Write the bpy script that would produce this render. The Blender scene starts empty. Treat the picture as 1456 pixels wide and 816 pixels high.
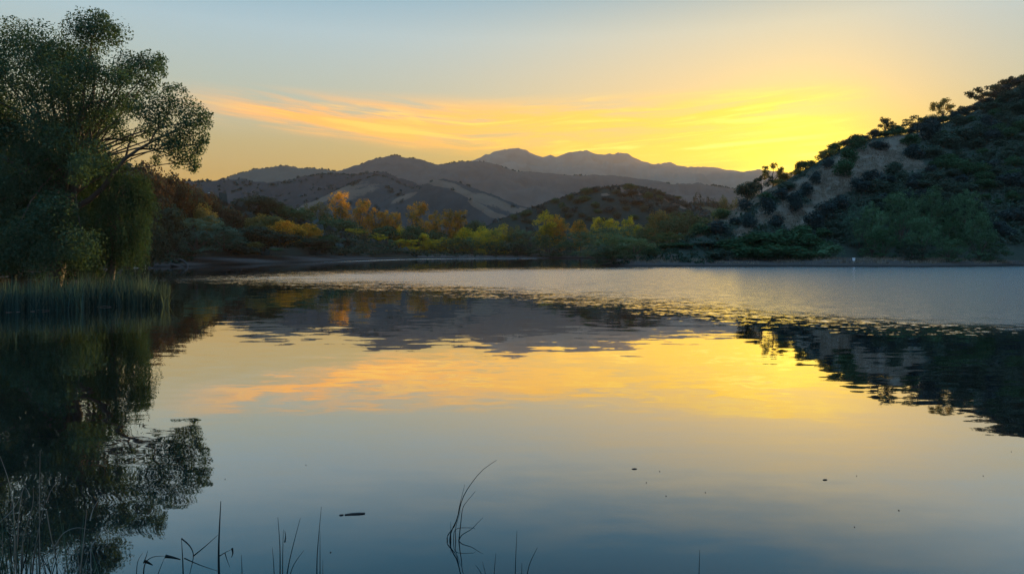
import bpy, math, random
import numpy as np
from mathutils import Vector

random.seed(7)
rng = np.random.default_rng(7)
SC = bpy.context.scene
COL = SC.collection

# ------------------------------------------------------------------ camera
F, CX, HY, CAMZ = 970.67, 728.0, 357.0, 3.0

def at(px, py, d):
    return ((px - CX) / F * d, d, CAMZ + (HY - py) / F * d)

def xat(px, d):
    return (px - CX) / F * d

def zat(py, d):
    return CAMZ + (HY - py) / F * d

cam_d = bpy.data.cameras.new("camera")
cam_d.lens, cam_d.sensor_width = 24.0, 36.0
cam_d.clip_start, cam_d.clip_end = 0.1, 30000
cam_d.shift_y = -51.0 / 1456.0
cam = bpy.data.objects.new("camera", cam_d)
cam.location = (0, 0, CAMZ)
cam.rotation_euler = (math.radians(90), 0, 0)
COL.objects.link(cam)
SC.camera = cam

SUN_AZ, SUN_EL = math.radians(22.8), math.radians(6.4)
SDIR = (math.sin(SUN_AZ) * math.cos(SUN_EL), math.cos(SUN_AZ) * math.cos(SUN_EL), math.sin(SUN_EL))

# ------------------------------------------------------------------ helpers
def lin(r, g, b):
    f = lambda c: (c / 255 / 12.92) if c / 255 <= 0.04045 else ((c / 255 + 0.055) / 1.055) ** 2.4
    return (f(r), f(g), f(b), 1.0)

class Nodes:
    """small wrapper that makes node graphs readable"""
    def __init__(self, tree):
        self.t = tree
        tree.nodes.clear()
    def new(self, typ, **kw):
        n = self.t.nodes.new(typ)
        for k, v in kw.items():
            setattr(n, k, v)
        return n
    def put(self, sock, v):
        if v is None:
            return
        if hasattr(v, "is_linked") or hasattr(v, "links"):
            self.t.links.new(v, sock)
        else:
            sock.default_value = v
    def m(self, op, a, b=None, c=None, clamp=False):
        n = self.new("ShaderNodeMath", operation=op, use_clamp=clamp)
        for i, v in enumerate((a, b, c)):
            self.put(n.inputs[i], v)
        return n.outputs[0]
    def vm(self, op, a, b=None, out=0):
        n = self.new("ShaderNodeVectorMath", operation=op)
        self.put(n.inputs[0], a)
        if b is not None:
            self.put(n.inputs[3 if op == "SCALE" else 1], b)
        return n.outputs[out]
    def xyz(self, x, y, z):
        n = self.new("ShaderNodeCombineXYZ")
        for i, v in enumerate((x, y, z)):
            self.put(n.inputs[i], v)
        return n.outputs[0]
    def sep(self, v):
        n = self.new("ShaderNodeSeparateXYZ")
        self.put(n.inputs[0], v)
        return n.outputs
    def ss(self, v, lo, hi):
        n = self.new("ShaderNodeMapRange", interpolation_type="SMOOTHSTEP")
        self.put(n.inputs[0], v)
        n.inputs[1].default_value, n.inputs[2].default_value = lo, hi
        return n.outputs[0]
    def mix(self, f, a, b, blend="MIX"):
        n = self.new("ShaderNodeMix", data_type="RGBA", blend_type=blend)
        self.put(n.inputs[0], f); self.put(n.inputs[6], a); self.put(n.inputs[7], b)
        return n.outputs[2]
    def ramp(self, f, stops):
        n = self.new("ShaderNodeValToRGB")
        e = n.color_ramp.elements
        while len(e) < len(stops):
            e.new(0.5)
        for el, (p, c) in zip(e, stops):
            el.position = p; el.color = c
        self.put(n.inputs[0], f)
        return n.outputs[0]
    def noise(self, vec, scale, detail=3.0, rough=0.5, out="Fac", dist=0.0):
        n = self.new("ShaderNodeTexNoise")
        self.put(n.inputs["Vector"], vec)
        n.inputs["Scale"].default_value = scale
        n.inputs["Detail"].default_value = detail
        n.inputs["Roughness"].default_value = rough
        n.inputs["Distortion"].default_value = dist
        return n.outputs[out]

def new_mat(name):
    m = bpy.data.materials.new(name)
    m.use_nodes = True
    return m, Nodes(m.node_tree)

def mesh_from(name, verts, faces_idx, nper, mat=None, smooth=False):
    """verts (N,3); faces_idx flat int array with nper corners per face"""
    me = bpy.data.meshes.new(name)
    verts = np.asarray(verts, np.float32)
    fi = np.asarray(faces_idx, np.int32).ravel()
    nf = len(fi) // nper
    me.vertices.add(len(verts)); me.vertices.foreach_set("co", verts.ravel())
    me.loops.add(len(fi)); me.loops.foreach_set("vertex_index", fi)
    me.polygons.add(nf)
    me.polygons.foreach_set("loop_start", np.arange(nf, dtype=np.int32) * nper)
    me.polygons.foreach_set("loop_total", np.full(nf, nper, np.int32))
    if smooth:
        me.polygons.foreach_set("use_smooth", np.ones(nf, bool))
    me.update(calc_edges=True)
    if mat:
        me.materials.append(mat)
    return me

def link(name, data, parent=None, loc=(0, 0, 0), rot=(0, 0, 0), scale=(1, 1, 1)):
    o = bpy.data.objects.new(name, data)
    COL.objects.link(o)
    if parent:
        o.parent = parent
    o.location, o.rotation_euler, o.scale = loc, rot, scale
    return o

def tag(o, label=None, cat=None, group=None, kind=None):
    if label: o["label"] = label
    if cat: o["category"] = cat
    if group: o["group"] = group
    if kind: o["kind"] = kind
    return o

def empty(name, loc, rz=0.0, scale=(1, 1, 1)):
    o = link(name, None, None, loc, (0, 0, rz), scale)
    o.empty_display_size = 0.3
    return o

# value noise -------------------------------------------------------------
def _hash(ix, iy, s):
    v = np.sin(ix * 127.1 + iy * 311.7 + s * 74.7) * 43758.5453
    return v - np.floor(v)

def vnoise(x, y, s=0):
    x, y = np.asarray(x, float), np.asarray(y, float)
    ix, iy = np.floor(x), np.floor(y)
    fx, fy = x - ix, y - iy
    fx, fy = fx * fx * (3 - 2 * fx), fy * fy * (3 - 2 * fy)
    a, b = _hash(ix, iy, s), _hash(ix + 1, iy, s)
    c, d = _hash(ix, iy + 1, s), _hash(ix + 1, iy + 1, s)
    return (a + (b - a) * fx) * (1 - fy) + (c + (d - c) * fx) * fy

def fbm(x, y, s=0, o=4):
    t, a, n = 0.0, 0.5, 0.0
    for k in range(o):
        t = t + a * vnoise(x * 2 ** k, y * 2 ** k, s + k * 17)
        n += a; a *= 0.5
    return t / n

# ------------------------------------------------------------------ world sky
world = bpy.data.worlds.new("World")
SC.world = world
world.use_nodes = True
W = Nodes(world.node_tree)
sky = W.new("ShaderNodeTexSky", sky_type="NISHITA")
sky.sun_disc = False
sky.sun_elevation, sky.sun_rotation = SUN_EL, SUN_AZ
sky.altitude, sky.air_density, sky.dust_density, sky.ozone_density = 200, 1.0, 2.0, 1.5
dirv = W.new("ShaderNodeTexCoord").outputs["Generated"]
X, Y, Z = W.sep(dirv)
hyp = W.m("MAXIMUM", W.m("SQRT", W.m("ADD", W.m("MULTIPLY", X, X), W.m("MULTIPLY", Y, Y))), 0.001)
v = W.m("MAXIMUM", W.m("DIVIDE", Z, hyp), 0.0)
az = W.m("ARCTAN2", X, Y)
daz = W.m("SUBTRACT", az, SUN_AZ)
vr = W.m("POWER", W.m("DIVIDE", v, 1.6, clamp=True), 0.5)
P = lambda q: math.sqrt(q / 1.6)
cool = W.ramp(vr, [(0.0, lin(198, 142, 70)), (P(.09), lin(184, 150, 76)), (P(.15), lin(178, 166, 122)),
                   (P(.21), lin(168, 182, 168)), (P(.31), lin(160, 190, 202)), (P(.45), lin(84, 160, 196)),
                   (P(.7), lin(90, 138, 178)), (1.0, lin(88, 132, 172))])
warm = W.ramp(vr, [(0.0, (1.15, .36, .01, 1)), (P(.09), (1.15, .61, .02, 1)), (P(.15), (1.12, .69, .08, 1)),
                   (P(.21), (.95, .64, .24, 1)), (P(.31), (.66, .62, .46, 1)), (P(.43), (.10, .33, .50, 1)),
                   (P(.7), lin(90, 138, 178)), (1.0, lin(88, 132, 172))])
rear = W.ramp(vr, [(0.0, lin(112, 112, 132)), (P(.15), lin(130, 140, 165)), (P(.30), lin(112, 146, 178)), (P(.7), lin(98, 142, 178)), (1.0, lin(88, 132, 172))])
fall = W.m("ADD", -5.5, W.m("MULTIPLY", W.m("GREATER_THAN", daz, 0.0), -18.0))
wf = W.m("POWER", 2.718, W.m("MULTIPLY", W.m("MULTIPLY", daz, daz), fall))
base = W.mix(W.ss(Y, 0.55, -0.25), W.mix(wf, cool, warm), rear)
# thin cloud veil lit from below by the low sun
tilt = W.m("ADD", v, W.m("SUBTRACT", W.m("MULTIPLY", az, 0.10), W.m("MULTIPLY", W.m("MAXIMUM", W.m("ADD", az, 0.06), 0.0), 0.15)))
cvec = W.xyz(W.m("MULTIPLY", az, 2.6), W.m("MULTIPLY", tilt, 24.0), 1.7)
n1 = W.noise(cvec, 1.5, 6.0, 0.62, dist=0.5)
n2 = W.noise(W.xyz(W.m("MULTIPLY", az, 4.0), W.m("MULTIPLY", tilt, 60.0), 3.1), 1.0, 6.0, 0.62, dist=0.6)
top = W.ss(v, 0.234, 0.192)
low = W.ss(W.m("SUBTRACT", v, W.m("SUBTRACT", 0.136, W.m("MULTIPLY", az, 0.10))), -0.010, 0.014)
azm = W.m("MULTIPLY", W.ss(az, -0.52, -0.30), W.ss(az, 0.52, 0.36))
win = W.m("MULTIPLY", W.m("MULTIPLY", top, low), azm)
veil = W.m("MULTIPLY", win, W.ss(W.m("ADD", W.m("MULTIPLY", n1, 0.6), W.m("MULTIPLY", n2, 0.45)), 0.41, 0.58))
ccol = W.mix(wf, (1.2, .50, .10, 1), (1.25, .76, .05, 1))
c1 = W.mix(W.m("MULTIPLY", veil, 0.9), base, ccol)
strk = W.m("MULTIPLY", W.m("MULTIPLY", win, W.ss(n2, 0.51, 0.65)), W.m("ADD", W.m("MULTIPLY", wf, 0.75), 0.2))
c2 = W.mix(strk, c1, (1.25, .93, .15, 1))
# bright air round the sun
sd = W.vm("DOT_PRODUCT", dirv, SDIR, out=1)
ang = W.m("ARCCOSINE", W.m("MINIMUM", sd, 1.0))
g1 = W.m("POWER", 2.718, W.m("MULTIPLY", W.m("POWER", W.m("DIVIDE", ang, 0.11), 2.0), -1.0))
g2 = W.m("POWER", 2.718, W.m("MULTIPLY", W.m("POWER", W.m("DIVIDE", ang, 0.045), 2.0), -1.0))
glow = W.vm("ADD", W.vm("SCALE", (0.24, 0.19, -0.01), g1), W.vm("SCALE", (0.5, 0.37, 0.03), g2))
c3 = W.vm("ADD", c2, glow)
nis = W.vm("SCALE", sky.outputs[0], 0.002)
# unseen sky overhead and behind the camera is brightened to add fill light
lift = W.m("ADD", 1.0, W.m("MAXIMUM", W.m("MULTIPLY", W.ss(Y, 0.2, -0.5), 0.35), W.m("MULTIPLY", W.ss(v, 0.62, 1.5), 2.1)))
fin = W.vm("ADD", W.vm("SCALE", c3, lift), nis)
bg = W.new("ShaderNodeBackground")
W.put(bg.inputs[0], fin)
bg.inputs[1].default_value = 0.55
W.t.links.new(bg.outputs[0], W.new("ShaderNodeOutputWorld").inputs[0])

sun_d = bpy.data.lights.new("sun", "SUN")
sun_d.energy, sun_d.angle, sun_d.color = 5.0, math.radians(0.5), (1.0, 0.70, 0.31)
sun = bpy.data.objects.new("sun", sun_d)
sun.rotation_euler = Vector(SDIR).to_track_quat("Z", "Y").to_euler()
sun.location = (100, 250, 120)
COL.objects.link(sun)

# ------------------------------------------------------------------ materials
def leaf_mat(name, rgb, trans, tf=0.35, var=0.35, alt=None):
    m, n = new_mat(name)
    geo = n.new("ShaderNodeNewGeometry")
    oi = n.new("ShaderNodeObjectInfo")
    nz = n.noise(geo.outputs["Position"], 0.45, 2.0)
    r = n.m("ADD", n.m("MULTIPLY", geo.outputs["Random Per Island"], 0.5), n.m("ADD", n.m("MULTIPLY", nz, 0.7), n.m("MULTIPLY", oi.outputs["Random"], 0.3)))
    k = n.m("ADD", n.m("MULTIPLY", n.m("SUBTRACT", r, 0.75), var * 2.2), 1.0)
    ca, cb = (rgb[0], rgb[1], rgb[2]), (trans[0], trans[1], trans[2])
    if alt:   # still-green sprays among the turned leaves
        w = n.ss(n.m("ADD", n.noise(geo.outputs["Position"], 0.22, 3.0, 0.6), n.m("MULTIPLY", n.m("SUBTRACT", geo.outputs["Random Per Island"], .5), .25)), .50, .62)
        ca = n.mix(w, (*rgb, 1), (*alt, 1)); cb = n.mix(w, (*trans, 1), (alt[0] * 2.2, alt[1] * 2.0, alt[2], 1))
    a = n.vm("SCALE", ca, k)
    b = n.vm("SCALE", cb, k)
    d = n.new("ShaderNodeBsdfDiffuse"); n.put(d.inputs[0], a)
    t = n.new("ShaderNodeBsdfTranslucent"); n.put(t.inputs[0], b)
    mx = n.new("ShaderNodeMixShader"); mx.inputs[0].default_value = tf
    n.t.links.new(d.outputs[0], mx.inputs[1]); n.t.links.new(t.outputs[0], mx.inputs[2])
    n.t.links.new(mx.outputs[0], n.new("ShaderNodeOutputMaterial").inputs[0])
    return m

LM = {
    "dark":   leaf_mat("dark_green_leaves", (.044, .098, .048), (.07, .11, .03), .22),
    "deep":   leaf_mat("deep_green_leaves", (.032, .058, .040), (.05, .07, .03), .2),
    "green":  leaf_mat("green_leaves", (.092, .175, .092), (.07, .12, .03), .2),
    "teal":   leaf_mat("grey_green_willow_leaves", (.078, .150, .108), (.09, .14, .06), .28),
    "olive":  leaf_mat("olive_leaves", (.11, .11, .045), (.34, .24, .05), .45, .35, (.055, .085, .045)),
    "orange": leaf_mat("orange_autumn_leaves", (.36, .18, .03), (.95, .44, .04), .55, .4, (.07, .085, .035)),
    "yellow": leaf_mat("yellow_autumn_leaves", (.50, .33, .03), (1.0, .66, .03), .55, .4, (.10, .14, .03)),
    "ygreen": leaf_mat("yellow_green_leaves", (.36, .27, .03), (.92, .58, .04), .52, .4, (.06, .11, .045)),
    "rust":   leaf_mat("rusty_oak_leaves", (.050, .044, .032), (.14, .075, .025), .3, .4, (.045, .060, .045)),
    "brush":  leaf_mat("chaparral_leaves", (.050, .080, .058), (.06, .08, .03), .2),
    "brush2": leaf_mat("dark_chaparral_leaves", (.042, .066, .062), (.02, .03, .02), .12),
    "near":   leaf_mat("cottonwood_leaves", (.044, .092, .058), (.08, .12, .025), .25, .45),
    "weep":   leaf_mat("weeping_willow_leaves", (.048, .105, .055), (.06, .09, .025), .25, .45),
}

def bark_mat(name, a, b, sc=6.0):
    m, n = new_mat(name)
    tc = n.new("ShaderNodeTexCoord").outputs["Object"]
    f = n.noise(tc, sc, 5.0, 0.65)
    bs = n.new("ShaderNodeBsdfPrincipled")
    n.put(bs.inputs["Base Color"], n.mix(f, a, b))
    bs.inputs["Roughness"].default_value = 0.9
    bm = n.new("ShaderNodeBump"); bm.inputs["Strength"].default_value = 0.2
    n.put(bm.inputs["Height"], f); n.put(bs.inputs["Normal"], bm.outputs[0])
    n.t.links.new(bs.outputs[0], n.new("ShaderNodeOutputMaterial").inputs[0])
    return m

BARK = bark_mat("bark", (.05, .04, .03, 1), (.14, .11, .085, 1))
DRIFT = bark_mat("weathered_wood", (.14, .12, .10, 1), (.36, .32, .27, 1), 9)
WETWOOD = bark_mat("wet_wood", (.012, .012, .012, 1), (.05, .042, .035, 1), 9)

def land_mat(name, scrub, scrub2, grass, grass2, sc, rocks=0.0, rock_scale=0.02, spread=0.9):
    """ground cover: scrub with dry grass where the 'grass' attribute says so"""
    m, n = new_mat(name)
    pos = n.new("ShaderNodeNewGeometry").outputs["Position"]
    at_ = n.new("ShaderNodeAttribute", attribute_name="grass").outputs["Fac"]
    big = n.noise(pos, sc, 5.0, 0.62)
    fine = n.noise(pos, sc * 7, 4.0, 0.65)
    g = n.ss(n.m("ADD", at_, n.m("MULTIPLY", n.m("SUBTRACT", n.m("ADD", n.m("MULTIPLY", big, .45), n.m("ADD", n.m("MULTIPLY", fine, .33), n.m("MULTIPLY", n.noise(pos, sc * 26, 3.0, .65), .22))), 0.5), spread * 2)), 0.40, 0.60)
    sc_c = n.mix(fine, scrub, scrub2)
    gr_c = n.mix(n.noise(pos, sc * 3, 5.0, 0.7), grass, grass2)
    c = n.mix(g, sc_c, gr_c)
    if rocks > 0:
        vo = n.new("ShaderNodeTexVoronoi"); n.put(vo.inputs["Vector"], pos)
        vo.inputs["Scale"].default_value = rock_scale
        sel = n.m("LESS_THAN", n.sep(vo.outputs["Color"])[0], rocks)
        spot = n.m("MULTIPLY", n.ss(vo.outputs["Distance"], 0.16, 0.08), sel)
        c = n.mix(spot, c, (.62, .58, .52, 1))
    bs = n.new("ShaderNodeBsdfDiffuse")
    n.put(bs.inputs[0], c)
    bm = n.new("ShaderNodeBump"); bm.inputs["Strength"].default_value = 0.7; bm.inputs["Distance"].default_value = 0.25 / sc / 10
    n.put(bm.inputs["Height"], fine); n.put(bs.inputs["Normal"], bm.outputs[0])
    n.t.links.new(bs.outputs[0], n.new("ShaderNodeOutputMaterial").inputs[0])
    return m

# ------------------------------------------------------------------ lake outline and ground
LAKE = np.array([(-75, 4.5), (-75, 28), (-45, 37), (-33, 41.5), (-27, 45), (-30, 51), (-38, 63), (-50, 86), (-60, 106), (-71, 121),
                 (-69, 128), (-62, 132), (-63, 146), (-60, 156), (-55, 178), (-49, 206), (-45, 246), (-30, 280), (-8, 290), (30, 288),
                 (34, 250), (28, 195), (20, 150), (17, 138), (22, 132.5), (28, 132), (51, 132), (66, 129), (76, 127.5), (90, 131),
                 (105, 139), (135, 141), (220, 137), (230, 60), (220, 4.5)], float)

def lake_sd(x, y):
    """signed distance to the water's edge, positive on land"""
    x, y = np.asarray(x, float), np.asarray(y, float)
    best = np.full(x.shape, 1e18); inside = np.zeros(x.shape, bool)
    n = len(LAKE)
    for i in range(n):
        (x0, y0), (x1, y1) = LAKE[i], LAKE[(i + 1) % n]
        dx, dy = x1 - x0, y1 - y0
        t = np.clip(((x - x0) * dx + (y - y0) * dy) / (dx * dx + dy * dy), 0, 1)
        best = np.minimum(best, (x - x0 - t * dx) ** 2 + (y - y0 - t * dy) ** 2)
        c = ((y0 > y) != (y1 > y))
        with np.errstate(divide="ignore", invalid="ignore"):
            c &= x < (x1 - x0) * (y - y0) / (y1 - y0 if y1 != y0 else 1e-9) + x0
        inside ^= c
    d = np.sqrt(best)
    return np.where(inside, -d, d)

def ground_h(x, y):
    s = lake_sd(x, y) + (fbm(np.asarray(x) / 9, np.asarray(y) / 9, 3, 3) - 0.5) * 2.2
    land = 1.5 * (1 - np.exp(-np.maximum(s, 0) / 7)) + 0.012 * np.clip(s, 0, 160) + (fbm(np.asarray(x) / 14, np.asarray(y) / 14, 5) - 0.5) * 0.9 * np.clip(s / 12, 0, 1)
    return np.where(s > 0, land, np.maximum(s * 0.16, -3.0))

class Hill:
    """a hill that follows a crest line given as (px, py, distance); it has real depth in front of and behind the crest"""
    def __init__(self, crest, front, back, relief=0.0, rscale=60.0, seed=0, power=1.0, crest_noise=0.0):
        c = np.array(crest, float)
        self.p, self.d = c[:, 0], c[:, 2]
        self.z = CAMZ + (HY - c[:, 1]) / F * c[:, 2]
        self.front, self.back, self.relief, self.rs, self.seed, self.pw, self.cn = front, back, relief, rscale, seed, power, crest_noise
    def crest_at(self, px):
        return np.interp(px, self.p, self.d), np.interp(px, self.p, self.z)
    def _fr(self, px):
        return np.interp(px, self.p, self.front) if isinstance(self.front, (list, np.ndarray)) else np.full(np.shape(px), float(self.front))
    def height(self, x, y):
        x, y = np.asarray(x, float), np.asarray(y, float)
        px = CX + F * x / np.maximum(y, 1.0)
        dr, zr = self.crest_at(px)
        f = self._fr(px)
        vv = np.where(y <= dr, (y - (dr - f)) / f, 1 + (y - dr) / self.back)
        up = np.clip(vv, 0, 1); dn = np.clip(vv - 1, 0, 1)
        s = up ** self.pw * 0.75 + 0.25 * (up * up * (3 - 2 * up))
        b = 1 - dn * dn * (3 - 2 * dn)
        z = np.where(vv <= 1, s, b) * (zr + 1.0) - 1.0
        if self.relief:
            rn = 1 - np.abs(fbm(x / self.rs, y / self.rs, self.seed) * 2 - 1) * 2
            w = np.clip(4 * up * (1 - up), 0, 1) * (vv < 1) + np.clip(4 * dn * (1 - dn), 0, 1) * (vv >= 1)
            z = z + self.relief * rn * w
        if self.cn:
            z = z + (fbm(x / (self.cn * 5), y / (self.cn * 5), self.seed + 9, 3) - 0.5) * 2 * self.cn * np.clip(vv, 0, 1)
        ed = np.clip((px - self.p[0]) / 6, 0, 1) * np.clip((self.p[-1] - px) / 6, 0, 1)
        return np.where((vv < 0) | (vv > 2), -2.0, z) * 1.0 - (1 - ed) * 0
    def ground_at(self, px, py):
        """the point of the near slope that shows at (px, py)"""
        dr, _ = self.crest_at(px); f = float(self._fr(np.array([px]))[0])
        ds = np.linspace(dr - f, dr, 160)
        zz = self.height((px - CX) / F * ds, ds)
        yy = HY - (zz - CAMZ) / ds * F
        k = np.argmax(yy <= py) if np.any(yy <= py) else len(ds) - 1
        d = ds[k]
        return ((px - CX) / F * d, d, float(zz[k]))
    def ground_many(self, px, py):
        px, py = np.asarray(px, float), np.asarray(py, float)
        dr, _ = self.crest_at(px); f = self._fr(px)
        ds = (dr - f)[:, None] + np.linspace(0, 1, 120)[None, :] * f[:, None]
        xx = (px[:, None] - CX) / F * ds
        zz = self.height(xx, ds)
        ok = (HY - (zz - CAMZ) / ds * F) <= py[:, None]
        k = np.where(ok.any(1), ok.argmax(1), ds.shape[1] - 1); r = np.arange(len(px))
        return np.stack([xx[r, k], ds[r, k], zz[r, k]], -1)
    def mesh(self, name, mat, step=3.0, nf=60, nb=16, grass=None):
        ps = np.arange(self.p[0], self.p[-1] + step, step)
        dr, zr = self.crest_at(ps); f = self._fr(ps)
        vs = np.concatenate([np.linspace(0, 1, nf), 1 + np.linspace(0, 1, nb)[1:]])
        dd = np.where(vs[None, :] <= 1, (dr - f)[:, None] + vs[None, :] * f[:, None], dr[:, None] + (vs[None, :] - 1) * self.back)
        xx = (ps[:, None] - CX) / F * dd
        zz = self.height(xx, dd)
        V = np.stack([xx, dd, zz], -1).reshape(-1, 3)
        m_, n_ = len(ps), len(vs)
        i = np.arange(m_ - 1)[:, None] * n_ + np.arange(n_ - 1)[None, :]
        Q = np.stack([i, i + n_, i + n_ + 1, i + 1], -1).reshape(-1, 4)
        me = mesh_from(name, V, Q, 4, mat, True)
        a = me.attributes.new("grass", "FLOAT", "POINT")
        g = np.zeros(len(V)) if grass is None else grass(CX + F * V[:, 0] / V[:, 1], HY - (V[:, 2] - CAMZ) / V[:, 1] * F, V)
        a.data.foreach_set("value", g.astype(np.float32))
        return tag(link(name, me), kind="structure")

def spots(lst, soft=0.35):
    """dry-grass areas and painted sunlit crest strips as soft ellipses given where they lie on the slope: (px, py, rx, ry, strength)"""
    def fn(px, py, V):
        g = np.zeros(len(px))
        for (cx, cy, rx, ry, s, *rot) in lst:
            a = math.radians(rot[0]) if rot else 0.0
            dx, dy = px - cx, py - cy
            u, w = dx * math.cos(a) + dy * math.sin(a), -dx * math.sin(a) + dy * math.cos(a)
            q = np.sqrt((u / rx) ** 2 + (w / ry) ** 2)
            g = np.maximum(g, s * np.clip((1 + soft - q) / (2 * soft), 0, 1))
        return g
    return fn

def D(lst, d):
    return [(a, b, d) for a, b in lst]

# far mountain
mountain = Hill(D([(600, 262), (640, 243), (672, 228), (683, 226), (690, 220.5), (698, 220), (705, 216.5), (712, 214.5), (718, 214), (724, 212), (735, 211), (741, 213), (748, 214), (754, 218.5), (760, 221), (766, 224.5), (772, 225.5), (781, 223.5), (790, 224), (797, 221), (805, 220.5), (812, 217.5),
                   (820, 217), (835, 215), (848, 219), (856, 221.5), (864, 219.5), (872, 220), (880, 217.5), (887, 219.5), (893, 218.5), (899, 223), (905, 225), (912, 229.5), (920, 231.5), (930, 234.5), (940, 233.5), (955, 233), (968, 236), (985, 240),
                   (1000, 237), (1020, 240), (1035, 243), (1060, 246), (1080, 244), (1100, 247), (1150, 252), (1250, 262), (1400, 270)], 2600), 800, 600, 60, 170, 11, 0.9, 7)
ridge_far = Hill(D([(200, 285), (260, 274), (300, 262), (330, 250), (345, 246), (360, 242), (385, 239), (405, 236), (425, 240), (450, 240), (470, 243), (500, 250), (560, 275), (600, 300)], 1900), 600, 500, 30, 150, 12, 0.9, 3)
ridge_mid = Hill(D([(420, 275), (470, 250), (490, 243), (510, 236), (530, 229), (545, 225), (562, 222), (580, 226), (600, 229), (620, 236), (640, 234), (655, 230), (680, 231),
                    (700, 234), (720, 240), (735, 245), (760, 247), (790, 250), (830, 251), (870, 253), (900, 257), (930, 260), (960, 264), (975, 266), (985, 265), (995, 262),
                    (1005, 264), (1030, 267), (1060, 272), (1150, 285), (1300, 300)], 1400), 460, 400, 30, 110, 13, 0.9, 2.5)
ridge_dark = Hill(D([(120, 262), (200, 262), (280, 262), (300, 261), (320, 260), (345, 257), (365, 262), (385, 264), (410, 258), (435, 252), (455, 249), (475, 248), (500, 250),
                     (530, 248), (545, 246), (560, 252), (600, 264), (640, 280), (700, 310), (740, 335)], 1200), 420, 350, 25, 95, 14, 0.9, 2)
grass_back = Hill([(380, 318, 830), (420, 297, 840), (450, 285, 850), (480, 270, 870), (510, 258, 890), (535, 250, 900), (550, 252, 900), (570, 262, 890), (590, 270, 880), (620, 285, 860), (660, 310, 830), (700, 335, 800)], 230, 220, 12, 60, 15, 0.9, 1.0)
grass_front = Hill([(500, 318, 800), (540, 290, 800), (560, 280, 800), (590, 268, 790), (612, 259, 780), (630, 254, 760), (650, 259, 740), (680, 270, 710), (710, 283, 685), (735, 293, 670), (755, 300, 655), (775, 310, 640), (800, 330, 630)], 190, 220, 12, 55, 16, 0.9, 0.8)
hill_mid = Hill(D([(640, 350), (690, 325), (710, 315), (740, 305), (770, 293), (800, 283), (820, 277), (845, 271), (865, 268), (890, 266), (910, 268), (930, 273), (950, 281),
                   (975, 291), (1000, 301), (1020, 311), (1060, 330), (1110, 350)], 480), 120, 160, 5, 40, 17, 0.8, 0.8)
hill_glow = Hill([(900, 330, 640), (940, 300, 640), (970, 290, 640), (1000, 292, 640), (1040, 296, 640), (1090, 300, 640), (1160, 320, 640)], 90, 150, 3, 40, 18)
hill_left = Hill([(-250, 205, 150), (0, 215, 170), (120, 236, 190), (200, 250, 200), (250, 268, 205), (290, 284, 215), (330, 298, 225), (380, 310, 240), (430, 322, 250), (500, 338, 260), (545, 350, 268), (600, 374, 275)], [70, 80, 70, 62, 58, 52, 48, 42, 36, 30, 22, 12], 140, 2, 25, 19, 0.8)
RC = [(965, 352, 160), (985, 337, 165), (1000, 324, 168), (1015, 315, 172), (1030, 305, 176), (1045, 297, 180), (1060, 288, 184), (1075, 279, 188), (1090, 270, 192), (1110, 261, 197), (1130, 249, 203),
      (1150, 238, 209), (1170, 226, 215), (1190, 214, 221), (1210, 205, 227), (1240, 197, 235), (1270, 193, 243), (1300, 190, 252), (1330, 179, 262), (1370, 166, 274), (1400, 150, 284),
      (1430, 133, 294), (1456, 117, 303), (1500, 95, 318), (1600, 60, 350), (1800, 30, 400), (2100, 60, 430)]
hill_right = Hill(RC, [24, 26, 28, 32, 36, 40, 44, 48, 52, 57, 62, 68, 74, 80, 86, 93, 100, 108, 118, 130, 140, 150, 158, 172, 205, 255, 280], 160, 2.2, 28, 20, 0.85)
LANDS = [hill_mid, hill_left, hill_right]

def land(x, y):
    z = float(ground_h(np.array([x]), np.array([y]))[0])
    for h in LANDS:
        z = max(z, float(h.height(np.array([x]), np.array([y]))[0]))
    return z

SCR, SCR2 = (.040, .043, .042, 1), (.070, .066, .060, 1)
GR, GR2 = (.11, .078, .058, 1), (.20, .138, .098, 1)
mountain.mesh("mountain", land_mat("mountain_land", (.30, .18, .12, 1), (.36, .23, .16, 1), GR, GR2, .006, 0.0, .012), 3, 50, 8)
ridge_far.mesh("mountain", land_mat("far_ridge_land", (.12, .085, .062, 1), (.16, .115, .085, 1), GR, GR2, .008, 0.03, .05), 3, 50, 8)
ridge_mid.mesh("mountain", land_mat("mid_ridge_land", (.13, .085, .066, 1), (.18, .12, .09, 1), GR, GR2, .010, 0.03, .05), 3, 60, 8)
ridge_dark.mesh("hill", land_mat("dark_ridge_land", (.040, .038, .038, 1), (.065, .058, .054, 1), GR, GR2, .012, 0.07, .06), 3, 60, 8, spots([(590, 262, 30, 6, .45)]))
grass_back.mesh("hill", land_mat("grass_hill_land", SCR, SCR2, GR, GR2, .02, spread=.95), 2, 60, 10,
                spots([(470, 277, 42, 6, .85, -22), (500, 272, 48, 15, .58, -12), (440, 292, 30, 6, .75, -28), (545, 262, 20, 6, .35)]))
grass_front.mesh("hill", land_mat("grass_spur_lit_crest_land", SCR, SCR2, GR, GR2, .02, spread=.75), 2, 60, 10,  # thin crest strips paint the sunlit ridge lines into the dry-grass colour
                 spots([(630, 262, 28, 5, .9, 10), (665, 276, 42, 5, .9, 24), (715, 292, 46, 5, .9, 24), (760, 305, 26, 4, .9, 22), (690, 299, 32, 5, .8, 30), (725, 313, 38, 4, .8, 20), (575, 281, 22, 4, .7, -22), (705, 288, 44, 9, .5, 24)]))
hill_mid.mesh("hill", land_mat("brush_hill_land", (.014, .026, .022, 1), (.028, .042, .034, 1), GR, GR2, .035), 2, 60, 12,
              spots([(893, 271, 22, 5, .75, 14), (960, 290, 26, 2.5, .8, 24), (860, 277, 8, 2.5, .6)]))
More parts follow.
